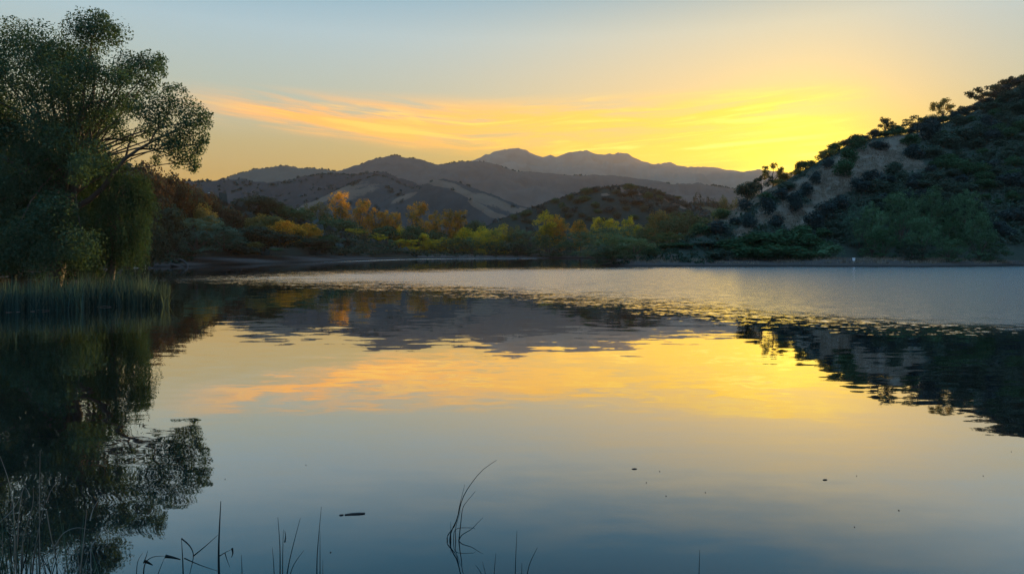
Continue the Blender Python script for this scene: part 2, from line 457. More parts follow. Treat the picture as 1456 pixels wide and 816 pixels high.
hill_glow.mesh("hill", land_mat("backlit_hill_land", (.06, .055, .035, 1), (.11, .09, .05, 1), GR, GR2, .03), 3, 30, 10)
hill_left.mesh("hill", land_mat("oak_hill_land", (.03, .035, .027, 1), (.06, .055, .04, 1), GR, GR2, .05), 3, 40, 10)
TAN = [(1022, 318, 34, 5, .9, -33), (1075, 286, 48, 4.5, .85, -33), (1062, 325, 22, 8, .8, -30), (1090, 305, 16, 14, .7, -30), (1122, 303, 22, 17, .92, -20), (1150, 300, 18, 9, .7),
       (1165, 268, 24, 26, .7, -30), (1185, 262, 30, 22, .85, -35), (1235, 232, 55, 22, .95, -28), (1215, 255, 40, 16, .9, -22), (1275, 205, 38, 12, .75, -20), (1290, 235, 30, 12, .55),
       (1130, 268, 26, 8, .8, -32), (1300, 190, 18, 6, .5), (1048, 303, 30, 6, .8, -33), (1200, 228, 40, 8, .8, -25), (1145, 318, 26, 8, .75, -15)]
hill_right.mesh("hill", land_mat("right_hill_land", (.030, .042, .034, 1), (.060, .068, .050, 1), (.095, .076, .058, 1), (.24, .19, .14, 1), .12, spread=0.95), 3, 110, 16, spots(TAN))

# ground sheet: fine near the lake, coarse to the horizon
def axis(lo, a, b, hi, st):
    mid = np.arange(a, b + st, st)
    out, s, q = [], st, b
    while q < hi:
        s *= 1.25; q += s; out.append(q)
    pre, s, q = [], st, a
    while q > lo:
        s *= 1.25; q -= s; pre.append(q)
    return np.array(pre[::-1] + list(mid) + out)
gx, gy = axis(-3400, -130, 240, 3400, 1.6), axis(-300, -6, 320, 4200, 1.6)
GX, GY = np.meshgrid(gx, gy, indexing="ij")
GZ = ground_h(GX, GY)
a_, b_ = len(gx), len(gy)
ii = np.arange(a_ - 1)[:, None] * b_ + np.arange(b_ - 1)[None, :]
m, n = new_mat("shore_earth")
pos = n.new("ShaderNodeNewGeometry").outputs["Position"]
px_, py_, pz_ = n.sep(pos)
f1 = n.noise(pos, 0.25, 6.0, 0.65); f2 = n.noise(pos, 2.5, 5.0, 0.7)
earth = n.mix(f2, (.040, .036, .032, 1), (.12, .10, .088, 1))
weed = n.mix(f2, (.05, .06, .03, 1), (.10, .10, .05, 1))
c = n.mix(n.ss(n.m("ADD", n.m("MULTIPLY", n.m("SUBTRACT", f1, .5), 3.0), n.m("SUBTRACT", pz_, 1.75)), -0.2, 0.5), earth, weed)
wet = n.ss(n.m("ADD", pz_, n.m("MULTIPLY", n.m("SUBTRACT", f1, .5), .25)), 0.12, 0.4)
c = n.mix(wet, (.035, .032, .028, 1), c)
bs = n.new("ShaderNodeBsdfDiffuse"); n.put(bs.inputs[0], c)
bm = n.new("ShaderNodeBump"); bm.inputs["Strength"].default_value = 0.8; bm.inputs["Distance"].default_value = 0.12
n.put(bm.inputs["Height"], f2); n.put(bs.inputs["Normal"], bm.outputs[0])
n.t.links.new(bs.outputs[0], n.new("ShaderNodeOutputMaterial").inputs[0])
ground = link("ground", mesh_from("ground", np.stack([GX, GY, GZ], -1).reshape(-1, 3), np.stack([ii, ii + b_, ii + b_ + 1, ii + 1], -1).reshape(-1, 4), 4, m, True))
tag(ground, kind="structure")

# ------------------------------------------------------------------ water
WATER_CALM, WATER_WIND = 0.048, 0.60
wx, wy = np.arange(-90, 242, 2.0), np.arange(0, 300, 1.5)
WXg, WYg = np.meshgrid(wx, wy, indexing="ij")
WIND = np.array([(-36, 72), (-30, 69), (-14, 59), (-5, 51), (3.5, 42), (8, 35), (11, 30), (14.5, 26.5), (22, 24), (60, 22), (225, 22), (225, 145), (105, 145), (24, 136), (12, 124), (-8, 116), (-26, 100)], float)
def poly_sd(poly, x, y):
    global LAKE
    keep, LAKE = LAKE, poly
    r = -lake_sd(x, y); LAKE = keep
    return r
wind = poly_sd(WIND, WXg, WYg)
far_strip = poly_sd(np.array([(-60, 172), (-53, 176), (-44, 244), (-30, 276), (-8, 286), (20, 284), (10, 266), (-20, 262), (-36, 236), (-50, 176)], float), WXg, WYg)
scale_s = np.clip(WYg / 45.0, 0.35, 3)
windv = np.clip(0.5 + wind / (24.0 * scale_s), 0, 1)
windv = np.maximum(windv, np.clip(0.5 + far_strip / 6.0, 0, 1))
a2, b2 = len(wx), len(wy)
ii = np.arange(a2 - 1)[:, None] * b2 + np.arange(b2 - 1)[None, :]
m, n = new_mat("lake_water")
pos = n.new("ShaderNodeNewGeometry").outputs["Position"]
wv = n.new("ShaderNodeAttribute", attribute_name="wind").outputs["Fac"]
def slope(scale, detail=2.0, off=0.0, sx=1.0):
    c = n.noise(n.vm("ADD", n.vm("MULTIPLY", pos, (sx, 1, 1)), (off, off * 1.7, 0)), scale, detail, 0.55, out="Color")
    return n.vm("SUBTRACT", c, (.5, .5, .5))
patch = n.m("ADD", n.m("MULTIPLY", n.noise(n.vm("MULTIPLY", pos, (.35, 1, 1)), 0.35, 4.0, 0.65), .5), n.m("MULTIPLY", n.noise(n.vm("MULTIPLY", pos, (.6, 1, 1)), 1.6, 3.0, 0.7), .6))
wmask = n.ss(n.m("ADD", wv, n.m("MULTIPLY", n.m("SUBTRACT", patch, .55), 1.3)), 0.30, 0.80)
swell = slope(1.3, 2.0, 0, .35); rip = slope(3.2, 2.0, 7.0, .4); cap = slope(5.0, 2.0, 13.0, .7)
calm_amt = n.m("ADD", 0.6, n.m("MULTIPLY", n.noise(n.vm("MULTIPLY", pos, (.12, .5, 1)), 0.35, 3.0), 0.8))
calm = n.vm("SCALE", n.vm("ADD", n.vm("SCALE", swell, .5), n.vm("SCALE", rip, .5)), n.m("MULTIPLY", calm_amt, WATER_CALM))
windy = n.vm("SCALE", n.vm("ADD", n.vm("SCALE", rip, .5), n.vm("SCALE", cap, .6)), n.m("MULTIPLY", n.m("ADD", n.m("MULTIPLY", n.m("MULTIPLY", wmask, n.m("SUBTRACT", 1.0, wmask)), 3.2), n.m("MULTIPLY", wmask, .35)), WATER_WIND))
sl = n.vm("MULTIPLY", n.vm("ADD", calm, windy), (1, 1, 0))
nrm = n.vm("NORMALIZE", n.vm("ADD", sl, (0, 0, 1)))
gl = n.new("ShaderNodeBsdfGlossy"); gl.inputs["Color"].default_value = (.97, .97, .97, 1)
n.put(gl.inputs["Roughness"], n.m("ADD", .015, n.m("MULTIPLY", n.m("POWER", wmask, 1.6), .20)))
n.put(gl.inputs["Normal"], nrm)
body = n.new("ShaderNodeBsdfDiffuse"); body.inputs[0].default_value = (.0012, .007, .010, 1)
fr = n.new("ShaderNodeFresnel"); fr.inputs[0].default_value = 1.33
lw = n.new("ShaderNodeLayerWeight"); lw.inputs[0].default_value = 0.5
fac = n.m("MULTIPLY", n.ss(lw.outputs["Facing"], .40, 1.0), .95)
mx = n.new("ShaderNodeMixShader")
n.put(mx.inputs[0], fac)
n.t.links.new(body.outputs[0], mx.inputs[1]); n.t.links.new(gl.outputs[0], mx.inputs[2])
n.t.links.new(mx.outputs[0], n.new("ShaderNodeOutputMaterial").inputs[0])
wme = mesh_from("water", np.stack([WXg, WYg, WXg * 0], -1).reshape(-1, 3), np.stack([ii, ii + b2, ii + b2 + 1, ii + 1], -1).reshape(-1, 4), 4, m)
at_ = wme.attributes.new("wind", "FLOAT", "POINT"); at_.data.foreach_set("value", windv.astype(np.float32).ravel())
tag(link("water", wme), kind="structure")

# ------------------------------------------------------------------ plants: builders
def unit(a):
    return a / np.maximum(np.linalg.norm(a, axis=-1, keepdims=True), 1e-9)

def leaf_cards(P_, out, size, aspect=0.5, hang=0.0, spread=1.0, bias=1.5):
    """one rhombus leaf (or leaf spray) per point"""
    n_ = len(P_)
    nr = unit(out * bias + rng.normal(size=(n_, 3)) * spread)
    t = rng.normal(size=(n_, 3)); t[:, 2] -= hang * 3
    t = unit(t - nr * np.sum(t * nr, -1, keepdims=True))
    b = np.cross(nr, t)
    L = (size * rng.uniform(.5, 1.5, n_))[:, None]
    Wd = L * aspect
    V = np.stack([P_ - t * L * .5, P_ + b * Wd * .5, P_ + t * L * .5, P_ - b * Wd * .5], 1).reshape(-1, 3)
    return V

def blob_points(blobs, count, sub=22, tight=0.26, shell=(.45, 1.0)):
    """points in leaf clumps spread through ellipsoids (cx,cy,cz,rx,ry,rz)"""
    B = np.array(blobs, float)
    w = (B[:, 3] * B[:, 4] * B[:, 5]) ** (2 / 3); w /= w.sum()
    PP, OO = [], []
    for bl, f in zip(B, w):
        k = max(20, int(count * f))
        d = unit(rng.normal(size=(sub, 3)))
        rr = rng.uniform(shell[0], shell[1], sub)[:, None]
        cl = d * rr
        idx = rng.integers(0, sub, k)
        q = cl[idx] + rng.normal(size=(k, 3)) * tight * rng.uniform(.7, 1.15, sub)[idx][:, None]
        ln = np.linalg.norm(q, axis=1)
        q = np.where((ln > 1.18)[:, None], q / np.maximum(ln, .01)[:, None] * rng.uniform(.9, 1.18, k)[:, None], q)
        PP.append(bl[:3] + q * bl[3:6]); OO.append(unit(q * np.array([1, 1, 1.0])))
    return np.concatenate(PP), np.concatenate(OO)

def crown_mesh(name, blobs, count, size, aspect=.6, hang=0.0, zmin=None, flat=1.0, **kw):
    P_, O_ = blob_points(blobs, count, **kw)
    if zmin is not None:
        P_[:, 2] = np.maximum(P_[:, 2], zmin + rng.uniform(0, .03, len(P_)))
    V = leaf_cards(P_, O_, size, aspect, hang, bias=2.6)
    V[:, 2] = np.repeat(P_[:, 2], 4) + (V[:, 2] - np.repeat(P_[:, 2], 4)) * flat   # crowns are stretched taller later
    return mesh_from(name, V, np.arange(len(V)), 4)

def tube(path, radii, sides=7):
    path = np.array(path, float); k = len(path)
    tg = unit(np.gradient(path, axis=0))
    ref = np.array([0.31, 0.17, 0.93])
    V = []
    for i in range(k):
        a = np.cross(tg[i], ref); a /= max(np.linalg.norm(a), 1e-6); b = np.cross(tg[i], a)
        for s in range(sides):
            th = 2 * math.pi * s / sides
            V.append(path[i] + radii[i] * (a * math.cos(th) + b * math.sin(th)))
    Q = [(i * sides + s, i * sides + (s + 1) % sides, (i + 1) * sides + (s + 1) % sides, (i + 1) * sides + s) for i in range(k - 1) for s in range(sides)]
    n0 = len(V); V += [path[0], path[-1]]
    Q += [(n0, (s + 1) % sides, s, s) for s in range(0)]
    return np.array(V), np.array(Q)

def curve_path(p0, p1, bend, k=7):
    p0, p1 = np.array(p0, float), np.array(p1, float)
    t = np.linspace(0, 1, k)[:, None]
    return p0 * (1 - t) + p1 * t + np.array(bend, float) * (4 * t * (1 - t)) + rng.normal(size=(k, 3)) * 0.02 * np.linalg.norm(p1 - p0) * (t * (1 - t) * 4)

def smooth_path(p, k=14):
    p = np.array(p, float); t = np.linspace(0, len(p) - 1, k)
    out = []
    for q in t:
        i = min(int(q), len(p) - 2); f = q - i
        p0, p1, p2, p3 = p[max(i - 1, 0)], p[i], p[i + 1], p[min(i + 2, len(p) - 1)]
        out.append(.5 * ((2 * p1) + (-p0 + p2) * f + (2 * p0 - 5 * p1 + 4 * p2 - p3) * f ** 2 + (-p0 + 3 * p1 - 3 * p2 + p3) * f ** 3))
    return np.array(out)

def tubes_mesh(name, tl, mat, sides=7):
    VV, QQ, o = [], [], 0
    for path, r in tl:
        V, Q = tube(path, r, sides)
        VV.append(V); QQ.append(Q + o); o += len(V)
    return mesh_from(name, np.concatenate(VV), np.concatenate(QQ), 4, mat, True)

# unit prototypes (height 1, width 1) --------------------------------------
def proto(kind, seed):
    global rng
    keep, rng = rng, np.random.default_rng(seed)
    R = rng
    if kind == "cottonwood":
        bl = []
        for k in range(20):
            z = R.uniform(.24, .95); w = .34 * math.sqrt(max(0, 1 - ((z - .5) / .52) ** 2)) + .03
            a = R.uniform(0, 6.28); r = R.uniform(.3, 1) * w * .8
            s = R.uniform(.08, .15)
            bl.append((math.cos(a) * r, math.sin(a) * r, z, s * 1.05, s * 1.05, s * .75))
        bl += [(0, 0, .95, .09, .09, .07), (.03, 0, .2, .22, .22, .12), (0, .02, .5, .2, .2, .3)]
        cr = crown_mesh("crown", bl, 7000, .032, .65, zmin=.03, flat=.5, sub=12, tight=.27, shell=(.5, 1.15))
        limbs = [(curve_path((0, 0, -.03), (R.uniform(-.03, .03), 0, .8), (R.uniform(-.03, .03), 0, 0)), np.linspace(.030, .008, 7))]
        for b in bl[:7]:
            limbs.append((curve_path((0, 0, b[2] * .55), (b[0], b[1], b[2]), (0, 0, -.02)), np.linspace(.014, .004, 7)))
    elif kind == "oak":
        bl = []
        for k in range(22):
            a = R.uniform(0, 6.28); el = math.asin(R.uniform(-.1, 1))
            s = R.uniform(.11, .20)
            bl.append((math.cos(a) * math.cos(el) * .34, math.sin(a) * math.cos(el) * .34, .46 + math.sin(el) * .38, s, s, s * 1.0))
        bl += [(0, 0, .45, .28, .28, .3), (0, 0, .2, .36, .36, .17)]
        cr = crown_mesh("crown", bl, 7500, .036, .7, zmin=.02, sub=14, tight=.26, shell=(.6, 1.1))
        limbs = [(curve_path((0, 0, -.04), (.02, 0, .55), (R.uniform(-.05, .05), 0, 0)), np.linspace(.04, .012, 7))]
        for b in bl[:6]:
            limbs.append((curve_path((0, 0, .2), (b[0] * .9, b[1] * .9, b[2]), (0, 0, -.04)), np.linspace(.02, .005, 7)))
    elif kind == "willow":
        bl = []
        for k in range(12):
            a = k * 2.4 + R.uniform(-.4, .4); el = math.asin(min(1, max(-.15, -.15 + 1.2 * (k + .5) / 12 + R.uniform(-.1, .1))))
            s = R.uniform(.125, .20); q = R.uniform(.78, 1.12)
            bl.append((math.cos(a) * math.cos(el) * .38 * q, math.sin(a) * math.cos(el) * .38 * q, .38 + math.sin(el) * .46 * q, s, s, s * .72))
        bl += [(0, 0, .34, .2, .2, .26), (0, 0, .10, .36, .36, .10)]
        cr = crown_mesh("crown", bl, 12000, .027, .6, hang=0, zmin=.0, flat=.55, sub=30, tight=.15, shell=(.85, 1))
        limbs = [(curve_path((0, 0, -.04), (.03, 0, .5), (R.uniform(-.05, .05), 0, 0)), np.linspace(.03, .01, 7))]
        for b in bl[:6]:
            limbs.append((curve_path((0, 0, .08), (b[0], b[1], b[2]), (0, 0, .03)), np.linspace(.016, .004, 7)))
    elif kind == "airy":
        bl = []
        limbs = [(curve_path((0, 0, -.06), (0.02, 0, .5), (.03, 0, 0)), np.linspace(.035, .018, 7))]
        for k in range(13):
            a = R.uniform(0, 6.28); z = R.uniform(.42, .92); r = R.uniform(.1, .38) * (1.15 - abs(z - .6))
            s = R.uniform(.09, .14)
            b = (math.cos(a) * r, math.sin(a) * r, z, s, s, s * .9); bl.append(b)
            limbs.append((curve_path((0.01, 0, R.uniform(.2, .45)), b[:3], (0, 0, -.03)), np.linspace(.014, .004, 7)))
        cr = crown_mesh("crown", bl, 1700, .05, .6, sub=14, tight=.3)
    else:  # shrub
        bl = []
        for k in range(9):
            a = R.uniform(0, 6.28); el = R.uniform(0, 1.4)
            s = R.uniform(.15, .26)
            bl.append((math.cos(a) * math.cos(el) * .3, math.sin(a) * math.cos(el) * .3, .3 + math.sin(el) * .45, s, s, s * 1.3))
        bl += [(0, 0, .4, .36, .36, .45)]
        cr = crown_mesh("shrub", bl, 2000, .072, .7, zmin=-.06, sub=16, tight=.3, shell=(.5, 1))
        limbs = None
    rng = keep
    for l_ in (cr,):
        co = np.empty(len(l_.vertices) * 3, np.float32); l_.vertices.foreach_get("co", co); co = co.reshape(-1, 3)
        q = np.percentile(co[:, 2], 99.7); hw = np.percentile(np.abs(co[:, :2]), 99) * 2
        k = (1 / hw, 1 / hw, 1 / q)
        co *= k; l_.vertices.foreach_set("co", co.ravel().astype(np.float32)); l_.update()
    l_.materials.append(LM["dark"])
    tr = None
    if limbs:
        limbs = [(np.array(p) * k, r) for p, r in limbs]
        tr = tubes_mesh("trunk", limbs, BARK, 6)
    return cr, tr

PROTO = {k: [proto(k, 100 * i + j) for j in range(c)] for i, (k, c) in enumerate([("cottonwood", 4), ("oak", 4), ("willow", 4), ("airy", 3), ("shrub", 6)])}
NAMES = {"cottonwood": "cottonwood_tree", "oak": "oak_tree", "willow": "willow_tree", "airy": "ridge_tree", "shrub": "shrub"}
CATS = {"cottonwood": "tree", "oak": "tree", "willow": "tree", "airy": "tree", "shrub": "shrub"}
SRC = {}   # first object of each prototype: later ones are copies of it
_cnt = {}

def plant(kind, x, y, z, w, h, colour, label, group=None, rz=None, depth=1.0):
    i = _cnt.get(kind, 0); _cnt[kind] = i + 1
    var = i % len(PROTO[kind])
    cr, tr = PROTO[kind][var]
    rz = random.uniform(0, 6.28) if rz is None else rz
    key = (kind, var)
    if tr is None:
        if key in SRC:
            o = SRC[key].copy(); COL.objects.link(o)
        else:
            o = link(NAMES[kind], cr); SRC[key] = o
        o.location, o.rotation_euler, o.scale = (x, y, z), (0, 0, rz), (w, w * depth, h)
        o.material_slots[0].link = "OBJECT"; o.material_slots[0].material = LM[colour]
        tag(o, label, CATS[kind], group)
        return o
    if key in SRC:
        src = SRC[key]
        o = src.copy(); COL.objects.link(o)
        kids = []
        for ch in src.children:
            c = ch.copy(); COL.objects.link(c); c.parent = o; kids.append(c)
    else:
        o = empty(NAMES[kind], (0, 0, 0)); SRC[key] = o
        kids = [link("crown", cr, o), link("trunk", tr, o)]
    o.location, o.rotation_euler, o.scale = (x, y, z), (0, 0, rz), (w, w * depth, h)
    for c in kids:
        if c.name.startswith("crown"):
            c.material_slots[0].link = "OBJECT"; c.material_slots[0].material = LM[colour]
    tag(o, label, CATS[kind], group)
    return o

def tree(kind, px, top, wpx, d, colour, label, group=None, lift=0.0, depth=1.0):
    x = xat(px, d); zb = land(x, d) - 0.15 + lift
    h = zat(top, d) - zb
    wpx *= {"cottonwood": 1.1, "oak": 1.14, "willow": 1.1}.get(kind, 1.0)
    return plant(kind, x, d, zb, wpx / F * d, h, colour, label, group, None, depth)

# ------------------------------------------------------------------ trees of the far shore and slopes
T = [
 # slope behind the big tree and the small beach
 ("oak", 205, 232, 60, 150, "rust", "rust-brown oak highest on the slope, half hidden behind the big shoreline cottonwood"),
 ("oak", 243, 246, 52, 158, "rust", "tall rust-brown oak on the slope just past the big tree's overhanging branch"),
 ("oak", 272, 262, 46, 168, "rust", "rust-brown oak one step down the slope from the tall rust oak"),
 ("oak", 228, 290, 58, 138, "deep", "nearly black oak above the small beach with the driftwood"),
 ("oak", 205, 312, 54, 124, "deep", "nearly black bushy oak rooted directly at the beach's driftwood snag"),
 ("oak", 298, 276, 44, 178, "rust", "round brown oak above the grey-green willow mound"),
 ("oak", 292, 290, 30, 160, "olive", "orange-flecked oak just behind the top of the grey-green willow mound"),
 ("oak", 322, 292, 40, 182, "rust", "low spreading rust oak between grey-green willow mound and domed dark oak"),
 ("oak", 367, 279, 62, 235, "deep", "domed dark oak rising against the bluish hills behind the rusty trees"),
 ("oak", 400, 292, 50, 240, "dark", "dark oak sloping down beside the domed dark oak"),
 ("oak", 345, 303, 48, 195, "rust", "rust-topped oak in front of the domed dark oak"),
 ("oak", 377, 305, 46, 190, "olive", "orange-crowned oak at the head of the big dark thicket"),
 ("oak", 405, 314, 44, 186, "orange", "orange-leaved oak at the lit edge of the big dark thicket"),
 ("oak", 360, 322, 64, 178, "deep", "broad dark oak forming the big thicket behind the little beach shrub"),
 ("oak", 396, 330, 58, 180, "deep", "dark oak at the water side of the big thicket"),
 ("willow", 277, 308, 84, 146, "teal", "large grey-green willow mound beside the small beach"),
 ("willow", 242, 316, 40, 138, "teal", "narrow grey-green willow against the shaded oak above the beach"),
 ("willow", 318, 327, 54, 150, "teal", "lower grey-green willow shoulder at the water's edge"),
 ("willow", 338, 337, 30, 154, "teal", "smallest rounded willow ending the grey-green mound"),
 ("shrub", 364, 344, 24, 160, "olive", "small pale-topped shrub standing alone on the dim bank"),
 ("shrub", 350, 362, 40, 153, "deep", "low black bush overhanging the waterline on the bank"),
 ("shrub", 394, 357, 22, 172, "green", "little green bush on the grey bank under the dark thicket"),
 ("oak", 425, 296, 42, 300, "dark", "mid green tree behind the pale olive tops"),
 ("oak", 437, 318, 34, 225, "orange", "bright orange round tree low above the dark shore bushes"),
 ("oak", 440, 338, 56, 205, "deep", "black shore bush below the bright orange round tree"),
 ("willow", 462, 334, 44, 214, "dark", "dark green willow bulging out over the shore"),
 ("shrub", 470, 350, 30, 210, "green", "fresh green bush at the foot of the bulging dark willow"),
 ("cottonwood", 435, 291, 20, 345, "olive", "thin olive poplar-like tree at the start of the autumn row"),
 ("cottonwood", 452, 288, 30, 345, "olive", "olive-orange tree next to the tallest autumn cottonwood"),
 ("oak", 465, 306, 50, 325, "dark", "dark rounded tree beneath the olive-orange tops"),
 ("cottonwood", 484, 273, 36, 335, "orange", "tallest dark-orange cottonwood of the autumn row"),
 ("oak", 490, 312, 44, 318, "dark", "shaded green tree under the tallest orange cottonwood"),
 ("cottonwood", 513, 283, 32, 340, "orange", "broad orange cottonwood beside the tallest one"),
 ("cottonwood", 533, 296, 28, 338, "orange", "orange cottonwood in the middle of the left-hand autumn cluster"),
 ("cottonwood", 549, 300, 24, 340, "orange", "shorter orange cottonwood in the left-hand autumn cluster"),
 ("cottonwood", 563, 302, 18, 342, "orange", "smallest orange cottonwood ending the left-hand autumn cluster"),
 ("oak", 552, 322, 44, 328, "dark", "dark green tree filling the gap below the small orange cottonwoods"),
 ("cottonwood", 592, 287, 32, 335, "orange", "lone tall russet-orange cottonwood midway along the far shore"),
 ("oak", 590, 320, 36, 322, "dark", "dark tree in front of the lone russet cottonwood"),
 ("oak", 569, 322, 20, 330, "yellow", "small bright orange-yellow crown between two dark trees"),
 ("cottonwood", 619, 300, 24, 340, "orange", "slim orange cottonwood between the russet one and the bright pair"),
 ("oak", 618, 328, 36, 328, "dark", "dark tree under the slim orange cottonwood"),
 ("cottonwood", 640, 298, 28, 335, "orange", "taller of the bright pair of pointed orange cottonwoods"),
 ("cottonwood", 655, 299, 24, 338, "orange", "slimmer of the bright pair of pointed orange cottonwoods"),
 ("oak", 660, 324, 30, 325, "yellow", "golden rounded tree at the foot of the bright cottonwood pair"),
 ("oak", 677, 314, 38, 345, "dark", "mid green tree beyond the golden rounded tree"),
 ("oak", 684, 322, 22, 330, "yellow", "small golden crown beside the middle hill's foot"),
 ("cottonwood", 507, 325, 36, 292, "ygreen", "yellow-green tree standing in front of the orange row"),
 ("willow", 512, 331, 52, 268, "deep", "large black-green shore bush in front of the yellow-green tree"),
 ("willow", 484, 341, 40, 240, "deep", "black-green shore bush where the bright water line begins"),
 ("cottonwood", 535, 332, 26, 300, "yellow", "drooping golden tree reaching low beside the black-green bush"),
 ("willow", 552, 340, 34, 298, "green", "mossy green willow between two golden trees"),
 ("cottonwood", 570, 340, 26, 303, "ygreen", "lime-yellow tree at the water next to the brightest golden one"),
 ("cottonwood", 585, 341, 22, 304, "yellow", "brightest golden tree mirrored at the waterline"),
 ("cottonwood", 603, 332, 22, 316, "yellow", "golden-green slender tree above the dark reeds"),
 ("willow", 617, 340, 26, 312, "ygreen", "lime-green low willow past the slender golden tree"),
 ("oak", 632, 338, 22, 314, "yellow", "little golden tree touching the dark willow bank"),
 ("willow", 607, 356, 44, 302, "deep", "low black bush below the golden-green trees"),
 ("willow", 647, 338, 48, 304, "dark", "dark green domed willow at the middle of the far shore"),
 ("willow", 672, 336, 34, 306, "green", "green willow next to the dark domed one"),
 ("willow", 694, 326, 38, 305, "ygreen", "yellow-tipped green willow under the middle hill"),
 ("willow", 714, 318, 32, 312, "ygreen", "taller yellow-tipped willow with ragged golden top"),
 ("willow", 733, 321, 26, 312, "olive", "orange-tipped willow beside the ragged golden top"),
 ("willow", 706, 342, 40, 300, "dark", "shaded willow along the pale bank line"),
 ("willow", 745, 326, 48, 308, "green", "deep green willow just before the big golden cottonwood"),
 ("willow", 737, 346, 44, 299, "deep", "shadowed bush at the waterline before the big golden cottonwood"),
 ("cottonwood", 776, 300, 34, 310, "yellow", "big golden cottonwood standing above the green shore trees"),
 ("cottonwood", 793, 306, 30, 312, "orange", "amber cottonwood fused with the big golden cottonwood's side"),
 ("willow", 783, 334, 52, 292, "dark", "dark skirt-like willow in front of the big golden cottonwood"),
 ("oak", 825, 313, 24, 335, "orange", "small coppery round tree between the golden cottonwood and the yellow tops"),
 ("cottonwood", 850, 309, 26, 320, "yellow", "first golden treetop after the coppery round tree"),
 ("cottonwood", 870, 311, 26, 322, "yellow", "middle golden treetop in the low yellow row"),
 ("cottonwood", 896, 308, 26, 318, "yellow", "last separate golden treetop in the low yellow row"),
 ("willow", 824, 327, 48, 285, "green", "green willow below the coppery round tree"),
 ("willow", 858, 322, 50, 270, "green", "green willow carrying the low yellow row on its back"),
 ("willow", 890, 322, 44, 250, "green", "green willow behind the front willow clump's crown"),
 ("willow", 812, 344, 36, 230, "dark", "dim willow sinking to the far water behind the front clump"),
 ("willow", 920, 322, 46, 215, "dark", "dark willow directly behind the front clump's right shoulder"),
 ("oak", 938, 300, 40, 330, "olive", "orange-speckled oak at the dark hill's end"),
 ("oak", 958, 303, 40, 320, "dark", "dark oak next to the orange-speckled one"),
 ("oak", 980, 304, 44, 310, "dark", "wide dark oak before the backlit brown trees"),
 ("oak", 1000, 310, 34, 300, "dark", "dark oak touching the steep hill's grass tip"),
 ("willow", 848, 347, 44, 141, "teal", "pale grey-green willow lobe at the tip of the point"),
 ("willow", 872, 331, 58, 145, "green", "tallest willow of the clump on the point"),
 ("willow", 900, 338, 58, 142, "green", "rounded bright willow in the middle of the point's clump"),
 ("willow", 872, 352, 56, 138, "dark", "low dark willow spilling over the water at the point"),
 ("willow", 925, 350, 30, 141, "dark", "shadowed willow closing the point's clump toward the bank"),
 # brush at the foot of the steep hill
 ("willow", 952, 330, 50, 175, "dark", "bushy dark willow inland of the point behind the bare bank"),
 ("willow", 985, 334, 46, 168, "dark", "rounded dark willow at the grass tip of the steep hill"),
 ("shrub", 962, 345, 52, 150, "dark", "wide dim shrub behind the bare bank by the point"),
 ("shrub", 1005, 344, 46, 150, "brush", "dim grey-green shrub at the bottom corner of the steep hill"),
 ("shrub", 1040, 340, 56, 148, "dark", "wide green shrub at the steep hill's foot below the lowest grass strip"),
 ("shrub", 1078, 330, 62, 148, "dark", "large green shrub mass below the second grass patch"),
 ("shrub", 1118, 327, 60, 147, "dark", "green shrub mass under the bare tan scoop"),
 ("shrub", 1150, 333, 56, 146, "dark", "dark green shrub next to the white shore sign's slope"),
 ("shrub", 1100, 346, 60, 141, "dark", "low front shrub closest to the dark shore strip"),
 ("shrub", 1062, 350, 50, 141, "dark", "low dim shrub on the dark shore strip"),
 ("shrub", 1136, 350, 50, 140, "dark", "low rounded shrub at the waterside below the tan scoop"),
 ("shrub", 1020, 354, 40, 142, "brush", "flat grey shrub on the shore strip near the grass tip"),
 ("shrub", 1180, 346, 44, 141, "green", "low grassy shrub above the white shore sign"),
 # willow clump on the shore below the hill
 ("willow", 1240, 288, 46, 146, "green", "outermost lobe of the big hillside willow clump, nearest the tan slope"),
 ("willow", 1280, 270, 46, 152, "green", "tall lobe of the big hillside willow clump"),
 ("willow", 1326, 264, 44, 156, "green", "highest middle lobe of the big hillside willow clump"),
 ("willow", 1374, 271, 46, 153, "green", "far lobe of the big hillside willow clump with feathery top"),
 ("willow", 1256, 322, 44, 140, "dark", "dark lower lobe of the big willow clump above the bare earth"),
 ("willow", 1312, 306, 44, 141, "green", "central lower lobe of the big willow clump"),
 ("willow", 1392, 304, 42, 142, "green", "outer lower lobe of the big willow clump toward the dark slope"),
 ("willow", 1350, 338, 40, 136, "green", "small round willow dipping to the water before the big clump"),
 ("willow", 1298, 345, 46, 137, "deep", "shadowed low willow at the water before the big clump"),
 ("willow", 1304, 283, 60, 163, "deep", "dark willow filling the gap behind the big clump's two tallest lobes"),  # this and the next two: dark-leaved willows added as shade between the lobes
 ("willow", 1352, 285, 60, 163, "deep", "dark willow filling the gap behind the big clump's middle and far lobes"),
 ("willow", 1350, 306, 40, 146, "dark", "added dark willow lobe painting shade between the central and outer lower lobes"),
 ("willow", 1410, 344, 46, 143, "dark", "low willow standing apart past the big clump"),
 ("willow", 1222, 292, 32, 150, "teal", "small pale ball-shaped willow leaning out of the big clump"),
 # skyline trees of the steep hill
 ("oak", 1063, 259, 32, 188, "deep", "dark rounded oak lowest on the steep hill's skyline"),
 ("airy", 1082, 250, 26, 194, "deep", "small dark tree beside the sun-glowing skyline tree"),
 ("airy", 1098, 233, 30, 197, "olive", "sun-glowing open tree on the skyline next to the sunset"),
 ("airy", 1258, 167, 26, 242, "deep", "tall dark skyline tree with layered crown"),
 ("airy", 1277, 175, 22, 247, "deep", "shorter skyline tree right beside the layered tall one"),
 ("airy", 1304, 166, 34, 254, "deep", "wide skyline tree between the tall layered tree and the feathery one"),
 ("airy", 1342, 139, 34, 266, "olive", "feathery see-through tree on the skyline"),
